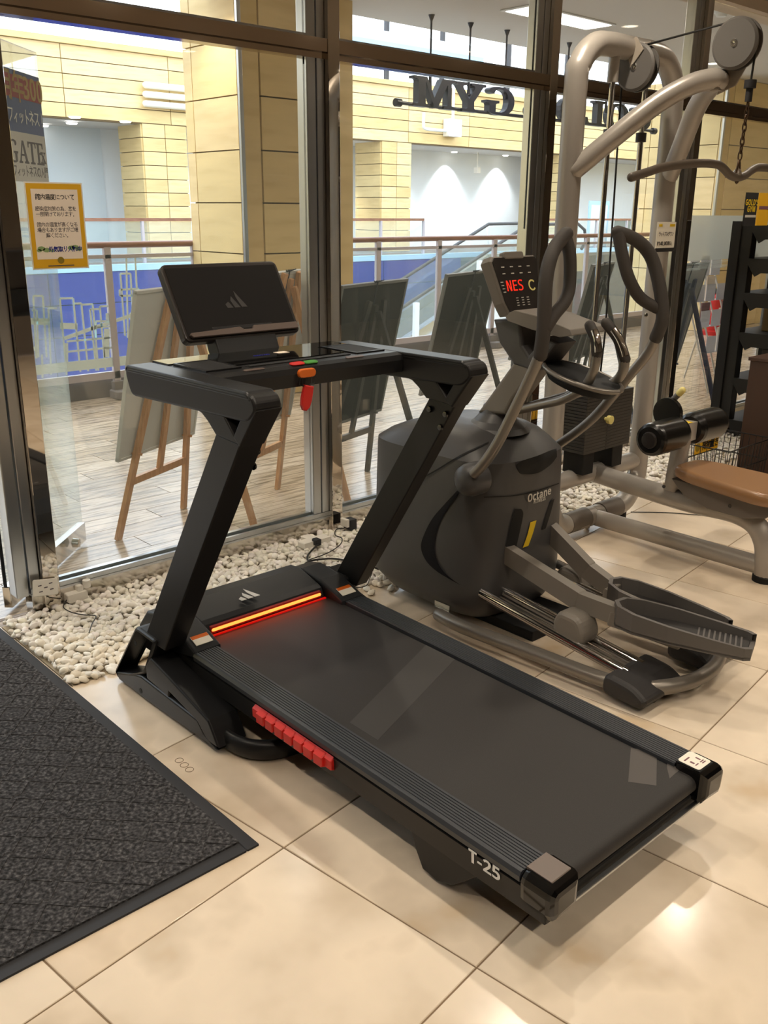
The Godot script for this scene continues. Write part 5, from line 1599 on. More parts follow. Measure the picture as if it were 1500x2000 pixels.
	for s in [1.0, -1.0]:
		var hub := zp(914, 938, -1.255)
		b = mb()
		b.lathe([Vector2(0.062, -0.03), Vector2(0.062, 0.02), Vector2(0.055, 0.045), Vector2(0.035, 0.062), Vector2(0.0, 0.068)], 24, Transform3D(Basis(Vector3.RIGHT, PI / 2 * s), Vector3(hub.x - (0.0 if s > 0 else 0.12), hub.y, EZ + s * (0.275 if s > 0 else 0.24))), true)
		part(t, "pivot_cap", b, M.shell_grey)

func pedal(t: Node3D, a: Vector3, c: Vector3, s: float) -> void:      # a tub-shaped foot plate from its front tip to its open heel
	var x := (c - a).normalized()
	var z := x.cross(Vector3.UP).normalized()
	var y := z.cross(x)
	var f := Transform3D(Basis(x, y, z), a)
	var out := [Vector2(-0.02, 0.0), Vector2(0.0, 0.045), Vector2(0.06, 0.075), Vector2(0.18, 0.088), Vector2(0.32, 0.084), Vector2(0.42, 0.076), Vector2(0.44, 0.062)]
	var ring := out.duplicate()
	for k in range(out.size() - 1, 0, -1):
		ring.append(Vector2(out[k].x, -out[k].y))
	var flat := Transform3D(f.basis * Basis(Vector3(1, 0, 0), Vector3(0, 0, -1), Vector3(0, 1, 0)), f.origin)   # outline in x and -z, thickness along y
	var b := mb()
	b.prism(ring, -0.045, -0.03, 0.004, flat)
	var base := part(t, "pedal", b, M.pedal_grey)
	# walls, high at the front and low at the heel
	b = mb()
	var n := ring.size()
	for k in n:
		var p: Vector2 = ring[k]
		var q: Vector2 = ring[(k + 1) % n]
		if p.x > 0.43 and q.x > 0.43:
			continue
		var hp := lerpf(0.032, -0.004, clampf(p.x / 0.43, 0, 1))
		var hq := lerpf(0.032, -0.004, clampf(q.x / 0.43, 0, 1))
		var ip := p * Vector2(0.94, 0.86) + Vector2(0.014, 0)
		var iq := q * Vector2(0.94, 0.86) + Vector2(0.014, 0)
		var P := func(v: Vector2, h: float) -> Vector3: return f * Vector3(v.x, h, -v.y)
		b.quad(P.call(p, -0.045), P.call(q, -0.045), P.call(q, hq), P.call(p, hp))
		b.quad(P.call(p, hp), P.call(q, hq), P.call(iq, hq), P.call(ip, hp))
		b.quad(P.call(iq, -0.04), P.call(ip, -0.04), P.call(ip, hp), P.call(iq, hq))
	part(base, "pedal_wall", b, M.pedal_grey)
	b = mb()
	var inner := []
	for v in ring:
		inner.append(v * Vector2(0.93, 0.84) + Vector2(0.015, 0))
	b.prism(inner, -0.031, -0.026, 0.001, flat)
	part(base, "pedal_mat", b, M.pedal_black)
	b = mb()
	for k in 9:
		b.bar(f * Vector3(0.26 + k * 0.017, -0.025, -0.058), f * Vector3(0.27 + k * 0.017, -0.025, 0.055), 0.006, 0.005)
	part(base, "pedal_ribs", b, M.pedal_grey)
	b = mb()
	b.bar(f * Vector3(-0.03, -0.03, 0), f * Vector3(0.22, -0.06, 0), 0.05, 0.05, 0.008)
	part(base, "pedal_bracket", b, M.taupe_plastic)

# ---------------------------------------------------------------- lat pulldown machine
const LZ := -2.67
func pulley_wheel(t: Node, c: Vector3, r: float, called := "pulley_wheel") -> MeshInstance3D:
	var b := mb()
	var xf := Transform3D(Basis(Vector3.RIGHT, PI / 2), c)
	b.lathe([Vector2(0, 0.028), Vector2(r * 0.9, 0.028), Vector2(r, 0.02), Vector2(r, 0.012), Vector2(0, 0.012)], 36, xf)
	b.lathe([Vector2(0, -0.012), Vector2(r, -0.012), Vector2(r, -0.02), Vector2(r * 0.9, -0.028), Vector2(0, -0.028)], 36, xf)
	var w := part(t, called, b, M.pulley)
	b = mb()
	b.lathe([Vector2(0, -0.0125), Vector2(r * 0.84, -0.0125), Vector2(r * 0.80, 0.0), Vector2(r * 0.84, 0.0125), Vector2(0, 0.0125)], 36, xf)
	part(w, "groove", b, M.cable)
	b = mb()
	b.lathe([Vector2(0, 0.028), Vector2(0.016, 0.028), Vector2(0.013, 0.034), Vector2(0.006, 0.034), Vector2(0, 0.033)], 16, xf)
	part(w, "axle_bolt", b, M.chrome)
	return w

func lat_machine() -> void:
	var ux := -0.96
	var t := thing("lat_pulldown_machine", "taupe lat pulldown machine with weight stack and tan seat", "exercise machine", Vector3(-0.6, 0, LZ))
	var b := mb()
	var zl := LZ + 0.375
	var zr := LZ - 0.385
	var loop := [Vector3(ux, 0.075, LZ), Vector3(ux, 0.075, LZ + 0.18), Vector3(ux, 0.10, LZ + 0.30), Vector3(ux, 0.20, zl - 0.015), Vector3(ux, 0.35, zl), Vector3(ux, 1.2, zl), Vector3(ux, 2.02, zl), Vector3(ux, 2.14, zl - 0.02), Vector3(ux, 2.215, zl - 0.10), Vector3(ux, 2.235, zl - 0.2), Vector3(ux, 2.235, LZ), Vector3(ux, 2.235, zr + 0.2), Vector3(ux, 2.215, zr + 0.10), Vector3(ux, 2.14, zr + 0.02), Vector3(ux, 2.02, zr), Vector3(ux, 1.2, zr), Vector3(ux, 0.35, zr), Vector3(ux, 0.20, zr + 0.015), Vector3(ux, 0.10, LZ - 0.30), Vector3(ux, 0.075, LZ - 0.18), Vector3(ux, 0.075, LZ)]
	b.tube(smooth(loop, 4), 0.05, 16, 1.0, Vector3.RIGHT)
	var fr := part(t, "main_frame", b, M.machine_paint)
	for s in [1.0, -1.0]:
		b = mb()
		b.tube([Vector3(ux, 0.078, LZ + s * 0.06), Vector3(ux, 0.078, LZ + s * 0.22)], 0.0525, 16)
		part(fr, "grip_tape", b, M.machine_dark)
		b = mb()
		b.lathe([Vector2(0, 0), Vector2(0.026, 0), Vector2(0.026, 0.09), Vector2(0, 0.09)], 12, Transform3D(Basis(), Vector3(ux, 0.0, LZ + s * 0.27)))
		part(fr, "rubber_foot", b, M.deep_black)
	b = mb()
	b.tube([Vector3(ux - 0.01, 0.305, zl), Vector3(ux - 0.01, 0.305, zr)], 0.045, 14)
	part(t, "stack_beam", b, M.machine_paint)
	b = mb()
	b.tube(smooth([Vector3(ux, 0.30, LZ), Vector3(-0.72, 0.285, LZ), Vector3(-0.45, 0.27, LZ), Vector3(-0.22, 0.275, LZ), Vector3(-0.11, 0.245, LZ), Vector3(-0.055, 0.17, LZ), Vector3(-0.04, 0.08, LZ), Vector3(-0.035, 0.02, LZ)], 5), 0.047, 16, 1.0, Vector3.BACK)
	part(t, "seat_beam", b, M.machine_paint)
	b = mb()
	b.tube([Vector3(ux, 0.07, LZ), Vector3(-0.06, 0.065, LZ)], 0.034, 14, 1.25)
	part(t, "floor_beam", b, M.machine_paint)
	b = mb()
	b.lathe([Vector2(0, 0), Vector2(0.052, 0), Vector2(0.052, 0.025), Vector2(0.046, 0.03), Vector2(0, 0.03)], 18, Transform3D(Basis(), Vector3(-0.035, 0, LZ)))
	part(t, "front_foot", b, M.deep_black)
	# weight stack
	var st := Node3D.new()
	st.name = "weight_stack"
	t.add_child(st)
	var bm := MB.new()
	bm.box(Vector3.ZERO, Vector3(0.16, 0.0145, 0.385), 0.002)
	bm.box(Vector3(0.081, 0.0, 0.0), Vector3(0.003, 0.006, 0.03))
	var plate := bm.done()
	for k in 18:
		var o := MeshInstance3D.new()
		o.name = "weight_plate"
		o.mesh = plate
		o.material_override = M.plate_iron
		st.add_child(o, true)
		o.position = Vector3(ux - 0.005, 0.452 + k * 0.0158, LZ + 0.03) - OFF
	b = mb()
	b.box(Vector3(ux, 0.756, LZ + 0.03), Vector3(0.1, 0.03, 0.30), 0.004)
	part(st, "head_plate", b, M.plate_iron)
	for s in [0.155, -0.09]:
		b = mb()
		b.box(Vector3(ux, 0.39, LZ + s), Vector3(0.12, 0.11, 0.09), 0.006)
		part(t, "rubber_block", b, M.deep_black)
	b = mb()
	var pv := xp(1187, 819, ux + 0.09)
	b.lathe([Vector2(0, 0), Vector2(0.008, 0), Vector2(0.008, 0.02), Vector2(0.02, 0.022), Vector2(0.021, 0.042), Vector2(0, 0.046)], 16, Transform3D(Basis(Vector3.FORWARD, PI / 2), pv + Vector3(-0.02, 0, 0)))
	part(t, "selector_pin", b, M.knob_cream)
	for z in [-2.557, -2.815]:
		b = mb()
		b.tube([Vector3(ux, 0.42, z), Vector3(ux, 2.20, z)], 0.0125, 12)
		var rod := part(t, "guide_rod", b, M.chrome)
		b = mb()
		b.tube([Vector3(ux, 1.86, z), Vector3(ux, 1.90, z)], 0.024, 12)
		part(rod, "rod_stop", b, M.plate_iron)
		b = mb()
		b.tube([Vector3(ux, 2.09, z), Vector3(ux, 2.21, z)], 0.024, 12)
		part(rod, "rod_socket", b, M.machine_paint)
	# booms that carry the front pulley
	var apex := Vector3(-0.53, 2.06, LZ)
	for s in [1.0, -1.0]:
		var a := Vector3(ux + 0.02, 1.72, zl if s > 0 else zr)
		b = mb()
		b.tube(smooth([a, a.lerp(Vector3(-0.70, 1.99, LZ + s * 0.16), 0.5), Vector3(-0.70, 1.985, LZ + s * 0.155), Vector3(-0.60, 2.055, LZ + s * 0.075), Vector3(-0.535, 2.075, LZ + s * 0.02), Vector3(-0.52, 2.07, LZ)], 5), 0.042, 16, 1.0, Vector3.UP, true)
		part(t, "boom", b, M.machine_paint)
	b = mb()
	b.prism([Vector2(-0.54, 2.02), Vector2(-0.46, 2.05), Vector2(-0.40, 2.16), Vector2(-0.44, 2.26), Vector2(-0.50, 2.20)], LZ - 0.04, LZ - 0.032, 0.002)
	b.box(Vector3(-0.53, 2.06, LZ), Vector3(0.06, 0.06, 0.06), 0.01)
	part(t, "pulley_bracket", b, M.pulley_rim)
	var pf := Vector3(-0.456, 2.20, LZ)
	var pr := Vector3(-0.915, 2.155, LZ)
	pulley_wheel(t, pf, 0.098)
	pulley_wheel(t, pr, 0.098)
	b = mb()
	b.prism([Vector2(-0.96, 2.25), Vector2(-0.88, 2.26), Vector2(-0.86, 2.15), Vector2(-0.91, 2.10)], LZ - 0.042, LZ - 0.034, 0.001)
	b.prism([Vector2(-0.96, 2.25), Vector2(-0.91, 2.275), Vector2(-0.87, 2.22), Vector2(-0.93, 2.15)], LZ + 0.030, LZ + 0.034, 0.001)
	part(t, "rear_bracket", b, M.pulley_rim)
	b = mb()
	b.tube([pr + Vector3(0.02, 0.085, 0), pf + Vector3(-0.02, 0.085, 0)], 0.0045, 6)
	b.tube([pf + Vector3(0.083, 0.0, 0), Vector3(pf.x + 0.076, 2.03, LZ)], 0.0045, 6)
	b.tube([pr + Vector3(-0.075, -0.03, 0), Vector3(ux - 0.01, 1.0, LZ + 0.0), Vector3(ux, 0.77, LZ + 0.03)], 0.0045, 6)
	part(t, "cable", b, M.cable)
	# hanging bar: it hangs from the cable and can be unhooked
	hanging_bar(Vector3(pf.x + 0.076, 2.03, LZ))
	OFF = t.position
	# thigh rollers
	var hub := Vector3(-0.50, 0.60, LZ)
	b = mb()
	b.tube([Vector3(-0.53, 0.27, LZ), Vector3(-0.515, 0.46, LZ), Vector3(-0.505, 0.56, LZ)], 0.042, 4, 1.0, Vector3(0.7, 0, 0.7))
	part(t, "roller_post", b, M.machine_paint)
	for s in [1.0, -1.0]:
		b = mb()
		var xf := Transform3D(Basis(Vector3.RIGHT, PI / 2 * s), hub + Vector3(0, 0, s * 0.05))
		b.lathe([Vector2(0, 0), Vector2(0.058, 0), Vector2(0.072, 0.012), Vector2(0.075, 0.03), Vector2(0.075, 0.215), Vector2(0.071, 0.232), Vector2(0.058, 0.24), Vector2(0, 0.24)], 28, xf)
		var ro := part(t, "thigh_roller", b, M.vinyl_black)
		b = mb()
		b.lathe([Vector2(0, 0.24), Vector2(0.038, 0.24), Vector2(0.034, 0.25), Vector2(0.0, 0.256)], 20, xf)
		part(ro, "roller_cap", b, M.panel_black)
	b = mb()
	b.box(hub, Vector3(0.075, 0.085, 0.10), 0.006)
	var hb := part(t, "roller_hub", b, M.machine_paint)
	b = mb()
	b.box(hub + Vector3(0.012, 0.046, 0.03), Vector3(0.055, 0.0015, 0.06), 0.0, Transform3D())
	part(hb, "yellow_label", b, M.yellow)
	b = mb()
	b.lathe([Vector2(0, -0.012), Vector2(0.07, -0.012), Vector2(0.07, 0.012), Vector2(0, 0.012)], 24, Transform3D(Basis(Vector3.RIGHT, PI / 2), hub + Vector3(-0.075, 0.075, 0.03)))
	part(t, "adjuster_disc", b, M.vinyl_black)
	b = mb()
	var h0 := zp(1300, 796, LZ)
	var h1 := zp(1331, 764, LZ)
	b.tube([h0, h1], 0.014, 10)
	var lev := part(t, "adjuster_lever", b, M.pulley)
	b = mb()
	b.tube([h0.lerp(h1, 0.86), h0.lerp(h1, 1.06)], 0.0155, 10, 1.0, Vector3.UP, true)
	part(lev, "lever_tip", b, M.knob_cream)
	# seat
	var seat := []
	for q in [[0.0, 0.90], [0.012, 0.98], [0.03, 1.0], [0.044, 0.985], [0.054, 0.95], [0.057, 0.90]]:
		var ring := PackedVector3Array()
		for k in 40:
			var a := TAU * k / 40.0
			var cx := signf(cos(a)) * pow(absf(cos(a)), 0.42)
			var cz := signf(sin(a)) * pow(absf(sin(a)), 0.42)
			var w := lerpf(0.125, 0.185, (cx + 1) / 2)
			ring.append(Vector3(-0.225 + cx * 0.27 * q[1], 0.385 + q[0] - cx * 0.012, LZ - 0.01 - cz * w * q[1]))
		seat.append(ring)
	b = mb()
	b.loft(seat)
	var sp := part(t, "seat_pad", b, M.leather)
	b = mb()
	b.prism([Vector2(-0.49, 0.388), Vector2(-0.42, 0.32), Vector2(-0.30, 0.29), Vector2(-0.13, 0.285), Vector2(-0.03, 0.31), Vector2(0.035, 0.372), Vector2(0.035, 0.384)], LZ - 0.10, LZ + 0.085, 0.003)
	var pan := part(t, "seat_pan", b, M.machine_dark)
	for q in [[1297, 950], [1426, 988]]:
		b = mb()
		b.lathe([Vector2(0, 0), Vector2(0.009, 0), Vector2(0.008, 0.004), Vector2(0, 0.004)], 12, Transform3D(Basis(Vector3.RIGHT, PI / 2), zp(q[0], q[1], LZ + 0.086)))
		part(pan, "bolt", b, M.chrome)
	# stop knob on the upright
	b = mb()
	b.lathe([Vector2(0, 0), Vector2(0.012, 0), Vector2(0.010, 0.006), Vector2(0, 0.007)], 12, Transform3D(Basis(Vector3.FORWARD, PI / 2), xp(1261, 615, ux + 0.05)))
	part(fr, "frame_bolt", b, M.chrome)

func hanging_bar(top: Vector3) -> void:
	var t := thing("lat_bar", "dark curved pulldown bar hanging on a chain from the cable", "pulldown bar", Vector3(top.x, 1.70, top.z))
	var b := mb()
	b.tube([top + Vector3(0, 0.03, 0), top + Vector3(0, 0.0, 0)], 0.024, 14)
	b.tube([top, top + Vector3(0, -0.05, 0)], 0.014, 14)
	part(t, "cable_end", b, M.rubber)
	for k in 8:
		var c := top + Vector3(-0.001 * k, -0.065 - k * 0.027, 0)
		var link := []
		for j in 13:
			var a := TAU * j / 12.0
			link.append(c + (Vector3(cos(a) * 0.008, sin(a) * 0.019, 0) if k % 2 else Vector3(0, sin(a) * 0.019, cos(a) * 0.008)))
		b = mb()
		b.tube(link, 0.003, 6)
		part(t, "chain_link", b, M.chain)
	var hk := []
	for j in 17:
		var a := TAU * j / 16.0
		hk.append(top + Vector3(-0.008, -0.315, 0) + Vector3(0, sin(a) * 0.045, cos(a) * (0.013 - 0.006 * sin(a))))
	b = mb()
	b.tube(hk, 0.0045, 6)
	part(t, "snap_hook", b, M.chain)
	var pts := []
	for p in [[-1.90, 1.672], [-2.00, 1.692], [-2.12, 1.715], [-2.34, 1.735], [-2.49, 1.737], [-2.55, 1.724], [-2.61, 1.70], [-2.67, 1.692]]:
		pts.append(Vector3(top.x - 0.01, p[1], p[0] + 0.0))
	for k in range(pts.size() - 2, -1, -1):
		pts.append(Vector3(pts[k].x, pts[k].y, 2 * LZ - pts[k].z))
	b = mb()
	b.tube(smooth(pts, 4), 0.0165, 12, 1.0, Vector3.UP, true)
	part(t, "bar_body", b, M.bar_grip)
	b = mb()
	b.lathe([Vector2(0.02, 0), Vector2(0.014, 0.02), Vector2(0.008, 0.026), Vector2(0, 0.027)], 14, Transform3D(Basis(), Vector3(top.x - 0.01, 1.70, LZ)))
	part(t, "bar_eye", b, M.chrome)
	# price card hung on the upright
	var c := xp(1300, 462, -0.895)
	t = thing("price_card", "white price card with Japanese text on the lat machine upright", "sign", c)
	var f := frame(c, Vector3(0.0, 0, -1), Vector3.UP)
	b = mb()
	b.box(Vector3.ZERO, Vector3(0.165, 0.135, 0.003), 0.0, f)
	part(t, "card", b, M.paper)
	b = mb()
	b.box(Vector3(0.0, -0.062, 0.001), Vector3(0.165, 0.018, 0.003), 0.0, f)
	part(t, "card_band", b, M.ink)
	b = mb()
	b.box(Vector3(-0.055, 0.052, 0.001), Vector3(0.03, 0.012, 0.0026), 0.0, f)
	b.box(Vector3(0.05, 0.052, 0.001), Vector3(0.045, 0.012, 0.0026), 0.0, f)
	part(t, "yellow_print", b, M.yellow)
	b = mb()
	brush(b, "ラットプルダウン", Transform3D(f.basis, f * Vector3(0, 0.012, 0.0022)), 0.018, 1.3, 0.92)
	brush(b, "税込", Transform3D(f.basis, f * Vector3(0.042, -0.032, 0.0022)), 0.017, 1.2)
	part(t, "japanese_text", b, M.ink)
	words(t, "price", "¥140,000", Transform3D(f.basis, f * Vector3(-0.022, -0.032, 0.002)), 0.018, M.ink)

# ---------------------------------------------------------------- entrance: mat, open glass door, poster, banner
func entrance() -> void:
	var t := thing("door_mat", "large charcoal ribbed entrance mat with rubber border", "mat", Vector3(-0.9, 0, 0.75))
	slab(t, "carpet", Vector3(-1.79, 0.0, 0.08), Vector3(-0.085, 0.011, 1.42), M.carpet)
	slab(t, "rubber_border", Vector3(-1.81, 0.0, 0.042), Vector3(-0.048, 0.006, 0.0795), M.rubber, 0.002)
	slab(t, "rubber_border", Vector3(-0.0845, 0.0, 0.08), Vector3(-0.048, 0.006, 1.46), M.rubber, 0.002)
	slab(t, "rubber_border", Vector3(-1.81, 0.0, 1.421), Vector3(-0.085, 0.006, 1.46), M.rubber, 0.002)
	# the raised chevron ribs of the pile
	var b := mb()
	for r in 44:
		for c in 30:
			var x0 := -1.77 + c * 0.056
			var z0 := 0.10 + r * 0.056
			if z0 > 1.35:
				continue
			var d := 0.022 if (c + r) % 2 == 0 else -0.022
			b.bar(Vector3(x0 + 0.004, 0.0105, z0 + 0.02 - d), Vector3(x0 + 0.052, 0.0105, z0 + 0.02 + d), 0.016, 0.0045, 0.0015)
	var rib := part(t, "pile_ribs", b, M.carpet)
	rib.set_meta("kind", "stuff")
	# open glass door
	var a := Vector3(-1.905, 0, -0.045)
	var c := Vector3(-2.465, 0, -0.625)
	var u := (c - a).normalized()
	t = thing("glass_door", "greenish glass door leaf standing open beside the mirror post", "door", (a + c) / 2)
	b = mb()
	b.bar(a + Vector3(0, 1.09, 0), c + Vector3(0, 1.09, 0), 0.012, 2.14)
	part(t, "door_pane", b, M.door_glass)
	b = mb()
	b.bar(a + Vector3(0, 0.065, 0) - u * 0.004, c + Vector3(0, 0.065, 0) + u * 0.004, 0.034, 0.09, 0.003)
	var rl := part(t, "bottom_rail", b, M.steel)
	b = mb()
	b.lathe([Vector2(0, 0), Vector2(0.022, 0), Vector2(0.020, 0.03), Vector2(0, 0.032)], 18, Transform3D(frame(Vector3.ZERO, u, Vector3.UP).basis * Basis(Vector3.RIGHT, PI / 2), fp(143, 1060, 0.075)))
	part(rl, "lock_knob", b, M.steel)
	b = mb()
	b.bar(a - u * 0.005 + Vector3(0, 0.11, 0), a - u * 0.005 + Vector3(0, 2.16, 0), 0.012, 0.008)
	part(t, "edge_strip", b, M.deep_black)
	b = mb()
	var hp := Vector3(-2.12, 1.035, -0.268)
	b.bar(hp + Vector3(0.0, 0.0, 0.0) - u * 0.055, hp + u * 0.055, 0.05, 0.115, 0.01)
	part(t, "door_pull", b, M.steel)
	# printed film on the upper part of the leaf, read from the gym
	var w := 0.43
	var yt := xp(70, 152, c.x).y
	var yb := xp(86, 358, c.x).y
	var H := yt - yb
	var f := frame(c - u * (w / 2 + 0.004), u, Vector3.UP)
	f.origin += f.basis.z * 0.0068
	b = mb()
	b.box(Vector3(0, (yt + yb) / 2, 0), Vector3(w, H, 0.0012), 0.0, f)
	var gr := part(t, "door_graphic", b, M.banner_blue)
	b = mb()
	b.box(Vector3(0.085 * w, yb + H * 0.225, 0.001), Vector3(w * 0.83, H * 0.45, 0.0012), 0.0, f)
	part(gr, "white_field", b, M.banner_white)
	b = mb()
	b.box(Vector3(0.05 * w, yb + H * 0.855, 0.001), Vector3(w * 0.90, H * 0.20, 0.0012), 0.0, f)
	part(gr, "red_field", b, M.banner_red)
	b = mb()
	brush(b, "月年", Transform3D(f.basis, f * Vector3(-0.12 * w, yb + H * 0.86, 0.0022)), w * 0.24, 1.2)
	part(gr, "gold_text", b, M.banner_gold)
	words(gr, "gold_digits", "300", Transform3D(f.basis, f * Vector3(0.32 * w, yb + H * 0.86, 0.002)), w * 0.19, M.banner_gold)
	b = mb()
	brush(b, "フィットネス!", Transform3D(f.basis, f * Vector3(0.12 * w, yb + H * 0.60, 0.0022)), w * 0.115, 1.2)
	part(gr, "white_text", b, M.white_print)
	words(gr, "grey_name", "GATE", Transform3D(f.basis, f * Vector3(0.04 * w, yb + H * 0.27, 0.002)), w * 0.20, M.ink_grey, "Droid Serif")
	words(gr, "grey_name", "x", Transform3D(f.basis, f * Vector3(0.41 * w, yb + H * 0.255, 0.002)), w * 0.14, M.ink_grey, "Droid Serif")
	b = mb()
	brush(b, "フィットネスの入門", Transform3D(f.basis, f * Vector3(0.10 * w, yb + H * 0.10, 0.0022)), w * 0.088, 1.1)
	part(gr, "grey_text", b, M.ink_grey)
	# notice taped to the window
	var tl := xp(48, 360, FX + 0.008)
	var pc := Vector3(FX + 0.0085, 1.486, -0.361)
	t = thing("window_notice", "yellow bordered Japanese notice taped on the shop window", "poster", pc)
	f = frame(pc, Vector3(0, 0, -1), Vector3.UP)
	b = mb()
	b.box(Vector3.ZERO, Vector3(0.218, 0.305, 0.001), 0.0, f)
	part(t, "sheet", b, M.paper)
	b = mb()
	b.box(Vector3(0, 0, 0.0008), Vector3(0.208, 0.295, 0.0008), 0.0, f)
	part(t, "yellow_border", b, M.poster_yellow)
	b = mb()
	b.box(Vector3(0, 0.006, 0.0014), Vector3(0.176, 0.245, 0.0008), 0.0, f)
	part(t, "text_field", b, M.paper_cream)
	b = mb()
	brush(b, "館内温度について", Transform3D(f.basis, f * Vector3(0, 0.102, 0.0022)), 0.0185, 1.1)
	part(t, "heading", b, M.ink)
	b = mb()
	var ys := [0.061, 0.042, 0.006, -0.013, -0.032]
	var rows := ["感染症対策の為、窓を", "一部開けております。", "館内の温度が高くなる", "場合もありますがご理", "解ください。"]
	for k in 5:
		brush(b, rows[k], Transform3D(f.basis, f * Vector3(0, ys[k], 0.0022)), 0.0155, 0.9)
	part(t, "body_text", b, M.ink_grey)
	b = mb()
	for q in [[-0.07, -0.075, 0.03], [-0.05, -0.085, 0.03], [-0.078, -0.088, 0.02], [0.06, -0.07, 0.03], [0.075, -0.084, 0.022], [0.045, -0.074, 0.03], [-0.03, -0.09, 0.02]]:
		b.prism(circle(q[2] * 0.5, 9, Vector2(q[0], q[1])), 0.0018, 0.0021, 0.0, Transform3D(Basis(f.basis.x, f.basis.y * 0.55, f.basis.z), f * Vector3(0, -0.037, 0)))
	part(t, "leaf_picture", b, M.leaf_print)
	b = mb()
	brush(b, "外気取り入れ中", Transform3D(f.basis, f * Vector3(0.022, -0.081, 0.0026)), 0.0185, 1.3)
	part(t, "caption", b, M.blue_ink)
	b = mb()
	b.prism(circle(0.0125, 18), 0.0018, 0.0024, 0.0, Transform3D(f.basis, f * Vector3(0.0, -0.121, 0)))
	part(t, "emblem", b, M.emblem_gold)
	b = mb()
	b.box(Vector3(0, -0.140, 0.0018), Vector3(0.10, 0.003, 0.0008), 0.0, f)
	part(t, "small_print", b, M.ink_grey)

# ---------------------------------------------------------------- display easels in the corridor
const ER0 := Vector3(-0.42, 0, -0.9075)       # along the boards, to the right seen from the gym
const EF0 := Vector3(0.9075, 0, -0.42)        # where the prop leg points, and where the board leans
func easel(called: String, label: String, blabel: String, mid: Vector3, wood: Material, board: Material, edge: Material, bw: float, by: float, bh: float, hgt: float, joint: float, turn := 0.0) -> void:
	var ER := ER0.rotated(Vector3.UP, turn)
	var EF := EF0.rotated(Vector3.UP, turn)
	var t := thing(called, label, "easel", mid)
	var lean := (Vector3.UP + EF * 0.224).normalized()
	var b: MB
	for s in [-1.0, 1.0]:
		var top: Vector3 = mid + lean * hgt * 1.025 + ER * 0.075 * s
		b = mb()
		b.bar(mid + ER * 0.28 * s, top, 0.034, 0.022, 0.003, EF)
		var lg := part(t, "front_leg", b, wood)
		b = mb()
		var q: Vector3 = (mid + ER * 0.28 * s).lerp(top, by / hgt)
		b.tube([q - EF * 0.055, q + EF * 0.03], 0.007, 8)
		part(lg, "peg", b, wood)
	b = mb()
	b.bar(mid + EF * 0.52 + ER * 0.15, mid + lean * joint * 1.025 + EF * 0.02, 0.032, 0.022, 0.003, ER)
	part(t, "prop_leg", b, wood)
	b = mb()
	b.bar(mid + lean * 0.30 - ER * 0.235, mid + lean * 0.30 + ER * 0.235, 0.022, 0.034, 0.003, Vector3.UP)
	part(t, "cross_bar", b, wood)
	b = mb()
	b.bar(mid + lean * 0.31, mid + lean * hgt, 0.032, 0.02, 0.003, EF)
	part(t, "centre_leg", b, wood)
	# the board leans against the far side of the legs: a thing of its own
	var bc := mid + lean * (by + bh / 2) - EF * 0.03
	var t2 := thing("display_board", blabel, "display board", bc)
	var xf := frame(bc, ER, lean)
	b = mb()
	b.box(Vector3.ZERO, Vector3(bw - 0.012, bh - 0.012, 0.012), 0.001, xf)
	part(t2, "panel", b, board)
	b = mb()
	for e in [[0, bh / 2, bw + 0.016, 0.016], [0, -bh / 2, bw + 0.016, 0.016], [bw / 2, 0, 0.016, bh], [-bw / 2, 0, 0.016, bh]]:
		b.box(Vector3(e[0], e[1], 0.0), Vector3(e[2], e[3], 0.022), 0.002, xf)
	part(t2, "board_frame", b, edge)
	b = mb()
	var side := 1.0 if xf.basis.z.dot(EF) > 0 else -1.0
	b.box(Vector3(0.0, bh * 0.33, 0.012 * side), Vector3(0.010, bh * 0.36, 0.004), 0.0, xf)
	for k in 5:
		var a := -1.0 + k * 0.5
		b.bar(xf * Vector3(0.0, bh / 2, 0.0), xf * Vector3(0.05 * a, bh / 2 + 0.02, 0.02), 0.008, 0.003)
	part(t2, "ribbon", b, M.ribbon)

func easels() -> void:
	var over := func(px: float, py: float) -> Vector3:          # foot point of an easel whose board top, at 1.2 m, shows at this pixel
		var v := fp(px, py, 1.2) - EF0 * 0.224 * 1.2
		return Vector3(v.x, 0, v.z)
	easel("wooden_easel", "pine easel holding a large white board beside the open door", "white board standing on the pine easel beside the open door", Vector3(-2.52, 0, -1.03), M.pine, M.board_back, M.board_back, 0.62, 0.43, 0.80, 1.25, 1.18)
	easel("wooden_easel", "pine easel holding a white board before the stone pillar", "white board on the pine easel before the stone pillar", Vector3(-2.48, 0, -1.63), M.pine, M.board_back, M.board_back, 0.62, 0.46, 0.82, 1.25, 1.18)
	easel("black_easel", "black easel next to the steel mullion", "black framed board on the easel next to the steel mullion", over.call(752, 542), M.black_wood, M.black_board, M.board_edge, 0.66, 0.40, 0.80, 1.08, 1.02, -0.16)
	easel("black_easel", "black easel left of the elliptical trainer's console", "large black board with ribbon behind the elliptical trainer's mast", over.call(940, 523), M.black_wood, M.black_board, M.board_edge, 0.74, 0.42, 0.78, 1.08, 1.02, -0.16)
	easel("black_easel", "black easel behind the trainer's near moving arm", "black board corner showing behind the trainer's near moving arm", over.call(1082, 506), M.black_wood, M.black_board, M.board_edge, 0.60, 0.46, 0.74, 1.08, 1.02, -0.12)
	easel("black_easel", "black easel behind the weight stack", "black board behind the lat machine's weight stack", over.call(1190, 508), M.black_wood, M.black_board, M.board_edge, 0.55, 0.44, 0.76, 1.08, 1.02, -0.12)
	easel("taped_easel", "slim dark easel with grey board near the brochure stand", "grey board on the slim dark easel near the brochure stand", over.call(1366, 513), M.tape_blue, M.board_grey, M.board_edge, 0.58, 0.42, 0.80, 1.08, 1.02, -0.32)

